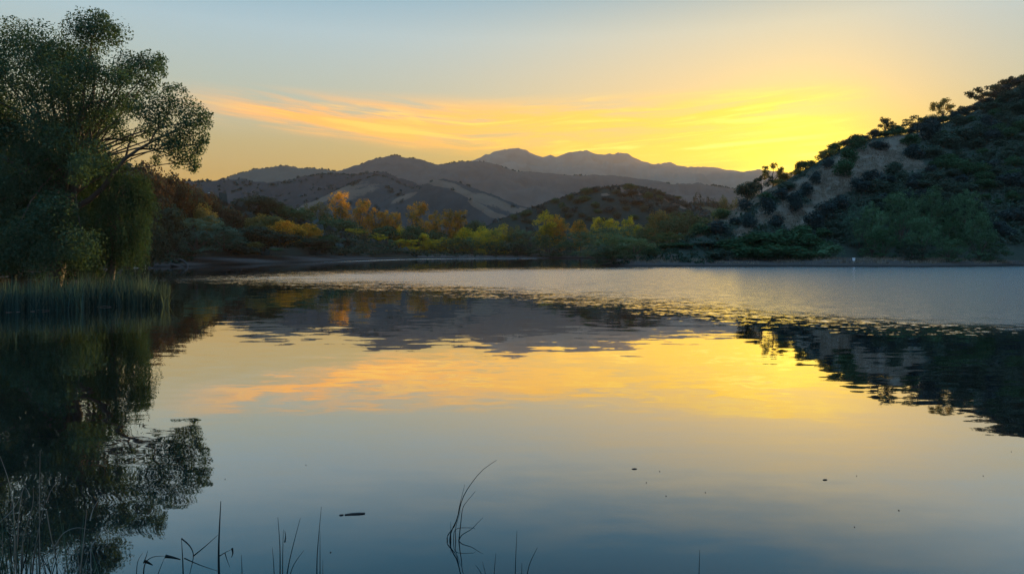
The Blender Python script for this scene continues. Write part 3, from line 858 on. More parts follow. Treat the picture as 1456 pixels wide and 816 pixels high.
 ("airy", 1362, 150, 26, 272, "deep", "dark tree pressed against the feathery skyline tree"),
 ("airy", 1394, 123, 40, 284, "deep", "broad skyline tree two-thirds up the steep hill"),
 ("airy", 1417, 120, 22, 290, "deep", "small skyline tree between the two upper broad trees"),
 ("airy", 1433, 111, 34, 296, "deep", "uppermost skyline tree close to the frame edge"),
 ("oak", 1326, 164, 34, 262, "dark", "dark rounded oak just under the feathery skyline tree"),
 # crest of the middle hill
 ("oak", 885, 263, 13, 485, "deep", "first round tree on the middle hill's grassy top"),
 ("oak", 902, 264, 15, 485, "deep", "second round tree on the middle hill's grassy top"),
 ("oak", 920, 271, 15, 482, "deep", "third round tree down the middle hill's crest"),
 ("oak", 938, 273, 16, 480, "dark", "fourth round tree down the middle hill's crest"),
 ("oak", 958, 279, 20, 476, "dark", "wide tree by the pale strip on the middle hill's crest"),
 ("oak", 866, 266, 18, 482, "deep", "dark tree just before the middle hill's grassy top"),
 ("oak", 848, 270, 20, 480, "deep", "dark tree lower on the middle hill's long slope"),
 ("oak", 990, 277, 24, 640, "rust", "tallest brown backlit tree in the gap beside the steep hill"),
 ("oak", 1010, 282, 22, 640, "rust", "second brown backlit tree in the gap"),
 ("oak", 972, 285, 20, 640, "rust", "brown backlit tree nearest the middle hill in the gap"),
 ("oak", 1028, 280, 22, 640, "olive", "olive backlit tree in the gap by the steep hill"),
 ("oak", 1045, 284, 22, 640, "olive", "last backlit tree in the gap, half behind the steep hill"),
]
GRP = {"cottonwood": "cottonwoods along the far shore", "oak": "oaks around the lake", "willow": "willows along the water", "airy": "trees on the steep hill's skyline", "shrub": "shrubs on the banks and hills"}
for k, px, top, w, d, c, lab in T:
    tree(k, px, top, w, d, c, lab, GRP[k])

# ------------------------------------------------------------------ shrubs of the steep hill
ORD = ["first", "second", "third", "fourth", "fifth", "sixth", "seventh", "eighth", "ninth", "tenth", "eleventh", "twelfth", "thirteenth", "fourteenth", "fifteenth",
       "sixteenth", "seventeenth", "eighteenth", "nineteenth", "twentieth", "twenty-first", "twenty-second", "twenty-third", "twenty-fourth", "twenty-fifth", "twenty-sixth", "twenty-seventh", "twenty-eighth", "twenty-ninth", "thirtieth"]
def tan_at(px, py):
    return float(spots(TAN, .25)(np.array([px], float), np.array([py], float), None)[0])
HG = GRP["shrub"]
singles = [
 (1058, 300, 28, 20, "dark round shrub alone on the lowest grass strip"), (1027, 312, 30, 20, "dark shrub spreading at the tip of the lowest grass strip"),
 (1090, 308, 26, 34, "upright dark shrub between two tan patches"), (1066, 325, 24, 26, "dark shrub below the upright one by the tan patch"),
 (1131, 302, 28, 34, "tall dark shrub dividing the tan scoop"), (1147, 282, 30, 26, "dark shrub just above the tan scoop"), (1160, 262, 22, 22, "small dark shrub on the upper tan slope"),
 (1202, 252, 32, 30, "big dark shrub hanging down into the widest tan slope"), (1206, 236, 28, 32, "big dark shrub above the hanging one on the widest tan slope"),
 (1023, 334, 40, 24, "broad shrub where the lowest grass strip ends"), (996, 334, 36, 20, "broad low shrub at the steep hill's pointed end"), (1088, 286, 32, 16, "flat shrub between grass strip and crest"),
 (1112, 283, 28, 20, "flat dark shrub below the glowing skyline brush"), (1158, 326, 34, 30, "round shrub at the lower edge of the tan scoop"), (1176, 312, 36, 32, "round shrub past the tan scoop"),
 (1192, 300, 32, 26, "dark shrub under the widest tan slope"), (1250, 213, 30, 14, "flat shrub high on the widest tan slope"), (1297, 226, 34, 24, "dark shrub at the far end of the widest tan slope"),
 (1295, 208, 34, 20, "dark shrub over the far end of the widest tan slope"), (1320, 200, 36, 36, "tall dark shrub under the skyline oak"), (1178, 240, 22, 18, "little shrub by the top of the hanging shrub"),
 (1103, 322, 26, 20, "small shrub in front of the tan scoop's edge"), (1045, 318, 20, 12, "tiny shrub on the lower grass strip"), (1240, 262, 40, 24, "wide shrub where brush meets the widest tan slope"), (1222, 276, 38, 26, "wide shrub one step below the tan slope's edge")]
placed = []
for px, py, w, h, lab in singles:
    x, y, z = hill_right.ground_at(px, py)
    plant("shrub", x, y, z - .3, w * .86 / F * y, h * .9 / F * y, random.choice(["brush2", "brush2", "dark"]), lab, HG)
    placed.append((px, py))
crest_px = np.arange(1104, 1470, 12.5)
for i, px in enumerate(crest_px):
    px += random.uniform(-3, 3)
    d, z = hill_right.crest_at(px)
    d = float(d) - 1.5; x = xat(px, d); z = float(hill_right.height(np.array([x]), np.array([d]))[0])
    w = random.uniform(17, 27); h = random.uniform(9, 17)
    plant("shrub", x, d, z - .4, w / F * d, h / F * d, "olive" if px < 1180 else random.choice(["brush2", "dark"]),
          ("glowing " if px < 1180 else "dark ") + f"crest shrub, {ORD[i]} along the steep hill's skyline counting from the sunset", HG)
rows = {}
for j, off in enumerate(np.arange(15, 235, 13.5)):
    pxs = np.arange(1120 + (j % 2) * 9, 1475, 19 + j * .25)
    for px in pxs:
        px = px + random.uniform(-6, 6)
        d, z = hill_right.crest_at(px); cy = HY - (float(z) - CAMZ) / float(d) * F
        py = cy + off + random.uniform(-4, 4)
        if py > 342 or tan_at(px, py - 6) > 0.42 or any(abs(px - a) < 15 and abs(py - b) < 10 for a, b in placed):
            continue
        if 1215 < px < 1400 and py > 318:
            continue
        rows.setdefault(j, []).append((px, py))
for j, lst in rows.items():
    lst.sort()
    for i, (px, py) in enumerate(lst):
        x, y, z = hill_right.ground_at(px, py)
        q_ = random.uniform(.6, 1.35); w = random.uniform(19, 29) * q_; h = random.uniform(12, 19) * q_
        plant("shrub", x, y, z - .4, w / F * y, h / F * y, random.choice(["brush", "brush", "brush2", "dark"]),
              f"{ORD[i]} shrub from the left in the {ORD[j]} tier below the steep hill's crest", HG)
# shrubs on the middle hill
lst = []
for j, off in enumerate((5, 13, 22, 32, 43)):
    for px in np.arange(725 + j * 7, 990, 21):
        px = px + random.uniform(-6, 6)
        d, z = hill_mid.crest_at(px); cy = HY - (float(z) - CAMZ) / float(d) * F
        py = cy + off + random.uniform(-3, 3)
        if py < 322:
            lst.append((j, px, py))
lst.sort(); cnt = {}
for j, px, py in lst:
    i = cnt.get(j, 0); cnt[j] = i + 1
    x, y, z = hill_mid.ground_at(px, py)
    plant("shrub", x, y, z - .4, random.uniform(11, 20) / F * y, random.uniform(6, 11) / F * y, random.choice(["brush2", "brush", "dark"]),
          f"{ORD[i]} shrub from the left in the {ORD[j]} tier on the middle hill", HG)

# far scrub and tree cover of the distant ridges: one uncountable mass
PTS, SZ = [], []
for h, n_, s in ((ridge_mid, 1500, 4.6), (ridge_dark, 2000, 4.0), (ridge_far, 700, 5.0), (hill_mid, 1800, 2.4), (grass_back, 260, 3.2), (grass_front, 260, 3.0), (hill_left, 260, 3.5), (hill_glow, 150, 4.0)):
    for k in range(n_):
        px = random.uniform(h.p[0] + 8, h.p[-1] - 8)
        vv = 1.0 if random.random() < .4 else random.random() ** .7
        d = float(h.crest_at(px)[0]) - (1 - vv) * float(h._fr(np.array([px]))[0])
        x = xat(px, d)
        z = float(h.height(np.array([x]), np.array([d]))[0])
        if h is grass_front and 600 < px < 770 and random.random() < .75: continue
        q = float(fbm(np.array([x / (s * 16)]), np.array([d / (s * 16)]), 41)[()][0])
        if vv < 1 and (q < .5 or h in (ridge_mid, ridge_far)): continue
        PTS.append((x, d, z)); SZ.append(s * (random.uniform(.35, 1.3) if vv < 1 else random.uniform(.3, .95)))
PTS, SZ = np.array(PTS), np.array(SZ)
K = 16
off = unit(rng.normal(size=(len(PTS), K, 3))) * rng.uniform(.4, 1.0, (len(PTS), K, 1)); off[..., 2] = np.abs(off[..., 2]) * .95
CP = (PTS[:, None, :] + off * SZ[:, None, None] * np.array([.75, .75, 1.0])).reshape(-1, 3)
V = leaf_cards(CP, unit(off.reshape(-1, 3)), np.repeat(SZ, K) * .75, .8)
tag(link("scrub", mesh_from("scrub", V, np.arange(len(V)), 4, LM["brush2"])), kind="stuff")

# low brush under the shrubs of the steep hill and weeds on the banks
def land_many(x, y):
    z = ground_h(x, y)
    for h in LANDS:
        z = np.maximum(z, h.height(x, y))
    return z
def tan_many(px, py):
    return spots(TAN, .25)(px, py, None)
def clumps(name, pts, sz, K, mat, flat=.55, card=.6):
    off = rng.normal(size=(len(pts), K, 3)) * flat; off[..., 2] = np.abs(off[..., 2]) * .8
    cp = (pts[:, None, :] + off * sz[:, None, None]).reshape(-1, 3)
    V = leaf_cards(cp, unit(off.reshape(-1, 3)), np.repeat(sz, K) * card, .7)
    tag(link(name, mesh_from(name, V, np.arange(len(V)), 4, mat)), kind="stuff")
N_ = 9000
px = rng.uniform(1010, 1480, N_); off_ = rng.uniform(2, 235, N_)
d, z = hill_right.crest_at(px); py = HY - (z - CAMZ) / d * F + off_
t_ = tan_many(px, py)
keep = (py < 352) & ((t_ < .22) | (rng.random(N_) < .05))
hp = hill_right.ground_many(px[keep], py[keep])
clumps("undergrowth", hp, rng.uniform(.35, 1.25, keep.sum()) * np.where(t_[keep] > .22, .5, 1), 10, LM["brush"])
# banks
px = np.concatenate([np.where(rng.random(4200) < .3, rng.uniform(-200, 150, 4200), rng.uniform(150, 600, 4200)), rng.uniform(545, 1010, 4200)])
vv = rng.random(8400)
d = np.where(px < 600 * (np.arange(8400) < 4200), hill_left.crest_at(px)[0] - vv * hill_left._fr(px) * 1.25, 135 + 210 * vv)
x = (px - CX) / F * d
q = lake_sd(x, d)
keep = (q > 2.2) & ((np.arange(8400) < 4200) | (q < 40))
x, d = x[keep], d[keep]
clumps("undergrowth", np.stack([x, d, land_many(x, d)], -1), rng.uniform(.4, 1.4, len(x)), 11, LM["deep"])
# dry grass tufts on the bare slope and along the banks
N_ = 26000
px = rng.uniform(985, 1330, N_); off_ = rng.uniform(1, 130, N_)
d, z = hill_right.crest_at(px); py = HY - (z - CAMZ) / d * F + off_
keep = (tan_many(px, py) > rng.uniform(.1, .8, N_)) & (fbm(px / 9, py / 5, 77) > .40)
tp = hill_right.ground_many(px[keep], py[keep])
bx, by = rng.uniform(24, 112, 3000), rng.uniform(130, 146, 3000)
q = lake_sd(bx, by); k2 = (q > 2.5) & (fbm(bx / 5, by / 3, 31) > .47)
bp = np.stack([bx[k2], by[k2], ground_h(bx[k2], by[k2])], -1)
tp = np.concatenate([tp, bp])
VV, K = [], 5
t = rng.normal(size=(len(tp), K, 3)) * .32; t[..., 2] = rng.uniform(.35, .85, (len(tp), K))
h_ = rng.uniform(.35, .9, (len(tp), 1, 1))
b0 = tp[:, None, :] + rng.normal(size=(len(tp), K, 3)) * np.array([.28, .28, .02])
tip = b0 + t * h_
sd_ = rng.normal(size=(len(tp), K, 3)); sd_[..., 2] = 0; sd_ = unit(sd_) * .05
V = np.stack([b0 - sd_, b0 + sd_, tip + sd_ * .3, tip - sd_ * .3], 2).reshape(-1, 3)
tag(link("dry_grass", mesh_from("dry_grass", V, np.arange(len(V)), 4, leaf_mat("dry_grass", (.29, .235, .17), (.16, .12, .07), .2, .6))), kind="stuff")

# ------------------------------------------------------------------ the big tree on the near bank
def blob_px(px, py, r, d, rz=1.0):
    x, y, z = at(px, py, d)
    R_ = r / F * d
    return (x, y, z, R_, R_ * 1.1, R_ * rz)

D0 = 45.0
big = [(20, 72, 40, 0), (-35, 80, 60, 1), (58, 68, 34, -1), (98, 78, 34, 1), (128, 48, 32, 0), (158, 46, 24, .5), (140, 28, 14, 0), (60, 115, 44, -2), (108, 122, 36, 2), (148, 108, 26, -1),
       (188, 102, 26, 0), (214, 92, 18, .6), (228, 84, 10, .6), (172, 145, 26, 1.5), (212, 158, 26, -1.5), (246, 148, 24, 0), (272, 160, 20, .5), (288, 172, 12, .5), (280, 190, 16, .5), (238, 196, 26, -1), (262, 214, 22, 0),
       (272, 232, 12, .3), (252, 228, 12, .4), (285, 208, 10, 0), (262, 188, 13, -.5), (228, 172, 13, .6), (206, 186, 11, .2), (248, 206, 14, .5), (270, 174, 11, -.4), (297, 176, 6, 0), (299, 164, 5, .2), (276, 242, 6, 0), (262, 130, 6, .3), (252, 124, 7, .2), (292, 200, 6, .1), (240, 128, 9, .3), (222, 228, 8, .2), (212, 122, 16, .4), (222, 100, 14, -.3), (200, 92, 16, .3), (128, 178, 34, 2), (72, 188, 48, -2), (12, 170, 56, 0), (-45, 170, 70, 1), (178, 196, 14, 0), (18, 258, 56, -2), (80, 258, 46, 1), (132, 232, 30, -2), (0, 325, 60, 0), (60, 322, 50, 2), (-60, 280, 70, 0), (60, 330, 34, -4), (38, 362, 34, -4), (85, 300, 30, -3.5), (96, 348, 30, -4), (15, 345, 40, -4), (70, 372, 26, -4.5)]
outline = np.array([(-110, 60), (-60, 48), (0, 46), (14, 34), (40, 27), (52, 44), (64, 52), (85, 55), (95, 38), (115, 26), (130, 20), (150, 24), (166, 32), (172, 48), (166, 62), (148, 78),
                    (160, 92), (185, 85), (205, 80), (225, 82), (230, 90), (222, 102), (206, 122), (196, 150), (180, 175), (168, 205), (160, 240), (150, 300), (150, 365), (100, 385), (-110, 385)], float)
bb = [blob_px(a, b, r, D0 + dz) for a, b, r, dz in big]
R3 = random.Random(11); k = 0
while k < 95:
    q = (R3.uniform(-105, 225), R3.uniform(20, 385))
    s_ = -float(poly_sd(outline, np.array([q[0]]), np.array([q[1]]))[0])
    if s_ > -7: continue
    r = min(-s_ * 1.05, R3.uniform(13, 30)) * (1.2 if q[1] > 200 else 1)
    bb.append(blob_px(q[0], q[1], r, D0 + R3.uniform(-4.5, 4.5) * (.35 if r < 14 else 1))); k += 1
P_, O_ = blob_points(bb, 270000, sub=30, tight=.36, shell=(.2, 1.12))
P_[:, 2] = np.maximum(P_[:, 2], 0.6)
V = leaf_cards(P_, O_, 0.145, .5, bias=.9)
bt = empty("cottonwood_tree", (xat(75, D0), D0, 0.4))
base = np.array(bt.location)
link("crown", mesh_from("crown", V - base, np.arange(len(V)), 4, LM["near"]), bt)
tb = []
root = np.array((xat(70, D0), D0, .1)); fork = np.array(at(88, 300, D0))
tb.append((curve_path(root, fork, (.25, 0, 0)), np.linspace(.55, .40, 7)))
fork2 = np.array(at(112, 250, D0))
tb.append((curve_path(fork, fork2, (.1, 0, 0)), np.linspace(.36, .26, 7)))
for i, (q, r0) in enumerate([((128, 178), .2), ((130, 50), .2), ((190, 100), .13), ((60, 70), .2), ((20, 72), .16), ((-40, 90), .2), ((10, 180), .16), ((-50, 180), .16), ((150, 110), .1), ((98, 78), .1)]):
    s = fork2 if q[0] > 90 else fork
    e = np.array(at(q[0], q[1], D0 + random.uniform(-1.5, 1.5)))
    tb.append((curve_path(s, e, (random.uniform(-.4, .4), random.uniform(-.3, .3), .3)), np.linspace(r0, .03, 7)))
for b_ in R3.sample(bb, 60):   # finer boughs into the crown
    e = np.array(b_[:3]) + np.array([R3.uniform(-.3, .3) for _ in range(3)])
    s_ = fork + (fork2 - fork) * R3.random() + np.array((0, 0, R3.uniform(0, 2.5)))
    m_ = s_ * .45 + e * .55 + np.array((R3.uniform(-.4, .4), R3.uniform(-.4, .4), R3.uniform(.1, .6)))
    tb.append((smooth_path([s_, m_, e], 8), np.linspace(.075, .014, 8)))
# the long limb that reaches out over the water
limb = [at(a, b, D0 + c) for a, b, c in ((100, 300, 0), (128, 284, -.3), (146, 268, -.5), (160, 248, -.5), (178, 226, -.4), (196, 213, -.3), (214, 203, 0), (236, 192, .2), (262, 178, .3))]
tb.append((limb, np.linspace(.20, .035, 9)))
for pts in ([(196, 213), (222, 222), (250, 224)], [(178, 226), (184, 205), (196, 180)], [(214, 203), (226, 180), (244, 152)], [(150, 200), (170, 196), (200, 208)], [(112, 250), (136, 206), (158, 196), (188, 200)], [(236, 192), (262, 194), (280, 190)], [(120, 150), (145, 152), (165, 150)]):
    tb.append((curve_path(at(*pts[0], D0), at(*pts[-1], D0 + .3), (0, 0, .25), 8), np.linspace(.08, .02, 8)))
link("trunk", tubes_mesh("trunk", [(np.array(p) - base, r) for p, r in tb], BARK, 8), bt)
tag(bt, "huge dark cottonwood on the reedy near bank, its open branch reaching over the lake", "tree")

# weeping willow in front of it
D1 = 46.0
wl = [(176, 262, 34, 0), (196, 292, 24, .5), (170, 312, 36, -.5), (150, 350, 30, 0), (186, 338, 26, .8), (140, 288, 38, 1), (118, 352, 28, -.6), (150, 232, 24, .6), (200, 264, 16, .3), (196, 318, 18, 0), (120, 312, 34, 1.5), (166, 226, 14, 0)]
wb = [blob_px(a, b, r, D1 + c, 1.15) for a, b, r, c in wl]
P_, O_ = blob_points(wb, 5200, sub=26, tight=.2, shell=(.55, 1.0))
K = 9
drop = np.linspace(0, 1, K)[None, :] * rng.uniform(.5, 1.7, (len(P_), 1))
Q_ = P_[:, None, :] + rng.normal(size=(len(P_), K, 3)) * .04
Q_[:, :, 2] -= drop; Q_[:, :, 0] += drop * .05
Q_ = Q_.reshape(-1, 3); Q_ = Q_[Q_[:, 2] > .5]
V = leaf_cards(Q_, unit(rng.normal(size=Q_.shape) + np.array([.3, -.3, .3])), .17, .34, hang=.8)
wt = empty("willow_tree", (xat(160, D1), D1, .4)); base = np.array(wt.location)
link("crown", mesh_from("crown", V - base, np.arange(len(V)), 4, LM["weep"]), wt)
tb = [(curve_path((xat(150, D1), D1, .1), at(158, 300, D1), (.3, 0, 0)), np.linspace(.28, .18, 7))]
for a, b, r, c in wl[:9]:
    tb.append((curve_path(at(158, 300, D1), at(a, b, D1 + c), (0, 0, .3)), np.linspace(.12, .02, 7)))
link("trunk", tubes_mesh("trunk", [(np.array(p) - base, r) for p, r in tb], BARK, 8), wt)
tag(wt, "green willow with drooping curtains of leaves beside the huge cottonwood", "tree")
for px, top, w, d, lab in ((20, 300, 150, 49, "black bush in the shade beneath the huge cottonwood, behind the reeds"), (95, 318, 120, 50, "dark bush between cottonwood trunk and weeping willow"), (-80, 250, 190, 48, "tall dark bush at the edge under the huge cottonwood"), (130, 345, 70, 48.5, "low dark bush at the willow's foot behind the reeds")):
    tree("willow", px, top, w, d, "deep", lab, GRP["willow"])

# ------------------------------------------------------------------ reeds
def blade_strip(x, y, z0, h, w, lean, az_, seg=4, curl=1.6):
    t = np.linspace(0, 1, seg + 1)
    dx, dy = math.cos(az_), math.sin(az_)
    bx, by = -math.sin(az_ + .6), math.cos(az_ + .6)
    cx = x + dx * lean * t ** curl; cy = y + dy * lean * t ** curl; cz = z0 + h * t - .15 * lean * t ** 2
    ww = w * .5 * (1 - t ** 1.6 * .92)
    Vv = np.empty((seg + 1, 2, 3))
    Vv[:, 0] = np.stack([cx - bx * ww, cy - by * ww, cz], -1); Vv[:, 1] = np.stack([cx + bx * ww, cy + by * ww, cz], -1)
    i = np.arange(seg) * 2
    return Vv.reshape(-1, 3), np.stack([i, i + 1, i + 3, i + 2], -1)
VV, QQ, o_ = [], [], 0
for k in range(5200):
    u, w_ = random.random(), random.random() ** 1.3
    px = -160 + 400 * u
    d0 = 32.5 + (px / 240.0) * 6.0 + 0.8 * math.sin(px * .05) + .4 * math.sin(px * .21)
    d = d0 + w_ * 8.5
    if px > 205: d = d0 + w_ * (240 - px) * .25
    x = xat(px, d)
    Vb, Qb = blade_strip(x, d, -.1, (1.0 + 1.1 * float(vnoise(np.array([px / 9.0]), np.array([d * .9]), 3)[0])) * random.uniform(.72, 1.08) * (1 if px < 215 else .85), random.uniform(.03, .058), random.uniform(0, .35) if random.random() < .82 else random.uniform(.5, 1.2), random.uniform(0, 6.28))
    VV.append(Vb); QQ.append(Qb + o_); o_ += len(Vb)
reed_m = leaf_mat("reed_blades", (.042, .098, .082), (.045, .075, .045), .18, .7, (.060, .088, .068))
tag(link("reeds", mesh_from("reeds", np.concatenate(VV), np.concatenate(QQ), 4, reed_m)), kind="stuff")

stem_dark = leaf_mat("dark_reed_stems", (.018, .026, .026), (.02, .03, .02), .15, .3)
stem_grey = leaf_mat("dry_reed_stems", (.21, .21, .175), (.14, .14, .09), .2, .5)
stem_green = leaf_mat("green_reed_stems", (.055, .10, .068), (.07, .10, .05), .25, .4)

def reed_clump(name, d, stems, label, cat="reeds", group="reed clumps standing in the shallows"):
    x0 = np.mean([s[0][0][0] for s in stems])
    root = empty(name, (xat(x0, d), d, 0)); b = np.array(root.location)
    tag(root, label, cat, group)
    for pts, w, mat in stems:
        dd = np.linspace(0, 1, len(pts)) * random.uniform(-.15, .15)
        path = smooth_path([at(q[0], q[1], d + e) for q, e in zip(pts, dd)]) - b
        r = w / F * d * .5 * np.linspace(1, .22, len(path))
        link("stem", tubes_mesh("stem", [(path, r)], mat, 5), root)
    return root
S = stem_dark
reed_clump("reed_clump", 7.08, [
    ([(640, 771), (641, 757), (650, 737), (657, 710), (668, 690), (686, 668), (706, 654)], 2.2, S),
    ([(636, 769), (637, 760), (648, 744), (654, 716), (661, 688)], 1.8, S),
    ([(652, 772), (655, 745), (658, 722), (666, 710), (676, 698)], 1.6, S),
    ([(652, 769), (657, 760), (670, 752), (679, 743), (687, 735)], 1.5, S),
    ([(641, 768), (641, 741)], 1.4, S), ([(645, 770), (648, 752), (671, 750), (676, 752)], 1.2, S), ([(648, 769), (648, 750), (655, 725)], 1.5, S)],
    "curved leaning reed clump alone in open water with one long arching blade")
reed_clump("reed_clump", 6.05, [
    ([(391, 842), (389, 800), (387, 778)], 1.6, S), ([(398, 842), (398, 780), (395, 735)], 2.2, S), ([(402, 842), (402, 790), (403, 752)], 1.8, S),
    ([(404, 842), (412, 795), (427, 736)], 2.2, S), ([(407, 842), (416, 806), (432, 782)], 1.8, S), ([(405, 770), (406, 762), (405, 754)], 2.4, S)],
    "fan-shaped clump of five thin reeds at the bottom edge")
reed_clump("reed_clump", 6.05, [([(451, 842), (451, 790), (457, 720)], 2.2, S), ([(455, 842), (455, 800), (455, 754)], 1.8, S), ([(459, 842), (459, 795)], 1.4, S)],
    "narrow upright clump of three reeds beside the fan-shaped clump")
reed_clump("reed_clump", 6.05, [([(690, 842), (684, 815), (676, 803)], 1.6, S), ([(694, 842), (690, 815), (686, 798)], 1.5, S), ([(701, 842), (703, 810), (705, 786)], 1.6, S)],
    "three short reeds just below the curved leaning clump")
reed_clump("reed_clump", 6.05, [([(732, 842), (733, 800), (735, 754)], 1.8, S), ([(742, 842), (742, 800)], 2.0, S), ([(746, 842), (752, 805), (764, 778)], 1.8, S)],
    "open group of three reeds with a slanting outer blade")
reed_clump("reed", 6.05, [([(994, 842), (994, 815), (995, 781)], 2.0, S)], "single short reed standing apart in open water", "reed")
rc = reed_clump("reed_clump", 6.05, [
    ([(312, 842), (311, 780), (314, 712)], 4.2, S), ([(344, 842), (344, 810), (343, 788)], 1.8, S), ([(261, 842), (260, 800), (258, 765)], 2.6, S),
    ([(258, 765), (270, 776), (275, 790), (270, 815), (266, 842)], 2.0, S), ([(275, 790), (292, 776), (310, 760)], 2.0, S), ([(262, 793), (285, 803), (312, 812)], 1.8, S),
    ([(204, 842), (205, 805), (216, 792), (235, 790)], 2.2, S), ([(194, 842), (195, 802), (203, 785)], 1.6, S), ([(204, 800), (208, 790), (210, 782)], 1.6, S), ([(216, 842), (226, 812), (234, 792)], 1.8, S),
    ([(206, 797), (212, 800), (217, 803)], 5.0, S), ([(235, 790), (246, 792), (257, 795)], 5.5, S), ([(312, 790), (322, 784), (331, 780)], 1.6, S), ([(320, 786), (323, 796), (327, 806)], 1.4, S), ([(330, 779), (331, 786), (329, 792)], 3.0, S)],
    "broken bent reeds around one thick upright stem near the dense sedge")
st = []
R2 = random.Random(5)
for k in range(84):
    bx = R2.uniform(-30, 150) if k < 66 else R2.uniform(-5, 60)
    tp = R2.uniform(690, 800) + max(0, (bx - 60) * .45)
    lean = R2.uniform(-28, 28)
    mid = (bx + lean * .3 + R2.uniform(-4, 4), (842 + tp) / 2 + 10)
    st.append(([(bx, 846), mid, (bx + lean, tp)], R2.uniform(1.3, 2.8), R2.choice([stem_grey, stem_green, stem_green, S])))
for pts in ([(20, 846), (20, 740), (14, 690), (0, 648)], [(58, 846), (56, 760), (57, 640)], [(-4, 745), (20, 722), (34, 692)], [(24, 780), (27, 730), (34, 693), (44, 706)], [(128, 740), (133, 722), (145, 703)], [(78, 776), (90, 758), (108, 750), (126, 752)],
            [(67, 712), (72, 698), (81, 685)], [(66, 726), (72, 760), (80, 800), (82, 846)], [(30, 846), (32, 770), (46, 720), (47, 692)], [(130, 776), (138, 765), (144, 755)], [(93, 846), (98, 800), (106, 805)], [(130, 846), (129, 790), (131, 768)]):
    st.append((pts, 1.7, stem_grey))
reed_clump("sedge_clump", 6.0, st, "dense tangled sedge clump of green and dry grey stems in the near corner", "reeds", None)

# ------------------------------------------------------------------ driftwood, floating bits, shore sign
def log(name, pts, radii, mat, label, cat, extra=()):
    pts = [np.array(p) for p in pts]
    r = empty(name, tuple(pts[0])); b = np.array(r.location)
    link("trunk", tubes_mesh("trunk", [(smooth_path([p - b for p in pts], 10), np.interp(np.linspace(0, 1, 10), np.linspace(0, 1, len(radii)), radii))], mat, 8), r)
    for e in extra:
        link("branch", tubes_mesh("branch", [(smooth_path([np.array(p) - b for p in e], 8), np.linspace(radii[-1] * .8, .02, 8))], mat, 6), r)
    return tag(r, label, cat)
def gp(px, d, up=0.0):
    x = xat(px, d); return (x, d, land(x, d) + up)
log("fallen_trunk", [gp(246, 136, .35), at(258, 370, 134), at(266, 376, 132.5), at(267, 384, 131)], [.28, .24, .2, .12], WETWOOD, "dark fallen trunk bending down into the water at the beach's tip", "log")
log("driftwood_snag", [gp(191, 121, .5), gp(198, 120.5, .4), gp(208, 120, .5), gp(216, 119, .6)], [.22, .2, .16, .1], DRIFT, "pale bleached driftwood snag lying on the small beach", "driftwood",
    [[gp(193, 121, .4), gp(192, 121, 1.3), gp(194, 121, 2.1)], [gp(206, 120, .4), gp(207, 120, 1.1), gp(205, 120, 1.6)], [gp(210, 120, .5), gp(214, 118, .6), gp(219, 115.5, .1)]])
log("driftwood_branch", [gp(212, 120, .9), gp(220, 118, .6), gp(228, 116, .3), gp(233, 113, .05)], [.16, .14, .1, .06], WETWOOD, "long dark branch sloping down the small beach beside the bleached snag", "driftwood")
log("beached_log", [gp(243, 131, .25), gp(252, 130.5, .2), gp(262, 130, .15)], [.2, .2, .14], WETWOOD, "straight dark log lying along the top of the small beach", "log")

def floater(name, px, py, L, w, h, rz, mat, label, cat, group=None):
    d = CAMZ * F / (py - HY)
    k = 9
    t = np.linspace(-1, 1, k)
    path = np.stack([t * L / 2, np.sin(t * 1.3) * L * .04, 0 * t + .003 + .25 * h * (1 - t * t)], -1)
    V, Q = tube(np.stack([t * L / 2, 0 * t, 0 * t], -1), 0.5 * np.sqrt(np.maximum(1 - t * t, .02)), 8)
    V = V[:k * 8].copy(); cz = np.interp(V[:, 0], path[:, 0], path[:, 2]); cy = np.interp(V[:, 0], path[:, 0], path[:, 1])
    V[:, 1] = cy + V[:, 1] * w; V[:, 2] = cz + V[:, 2] * h
    o = link(name, mesh_from(name, V, Q, 4, mat, True), None, (xat(px, d), d, 0), (0, 0, rz))
    return tag(o, label, cat, group)
FL = bark_mat("dead_leaf", (.02, .016, .012, 1), (.06, .045, .03, 1), 40)
fs = empty("floating_stick", (xat(501, 7.79), 7.79, 0)); b = np.array(fs.location)
link("shaft", tubes_mesh("shaft", [(np.array([at(490, 732.2, 7.77), at(500, 731.3, 7.79), at(510, 730.6, 7.8), at(519, 730.2, 7.81)]) - b + (0, 0, .006), [.009, .014, .014, .010])], WETWOOD, 8), fs)
link("broken_end", tubes_mesh("broken_end", [(np.array([at(482.5, 732.6, 7.76), at(485, 732.4, 7.76), at(488.5, 732.2, 7.77)]) - b + (0, 0, .005), [.006, .009, .008])], WETWOOD, 8), fs)
tag(fs, "short dark stick floating on the calm water between the reed clumps", "stick")
floater("floating_leaf", 902, 666.5, .080, .024, .012, .05, FL, "largest dark leaf floating on the open water right of centre", "leaf")
floater("floating_leaf", 1173, 682, .07, .025, .012, .1, FL, "smaller elongated leaf floating toward the orange glow's lower edge", "leaf")
for px, py in ((320, 681), (435, 661), (470, 785), (919, 686), (938, 670), (947, 705), (1003, 700), (1218, 676.5), (1398, 676.5), (1278, 725.5), (1215, 749), (1438, 642)):
    floater("floating_speck", px, py, random.uniform(.014, .024), .012, .007, random.uniform(0, 3), FL, "tiny dark speck of debris floating on the calm water", "debris", "specks floating on the water")
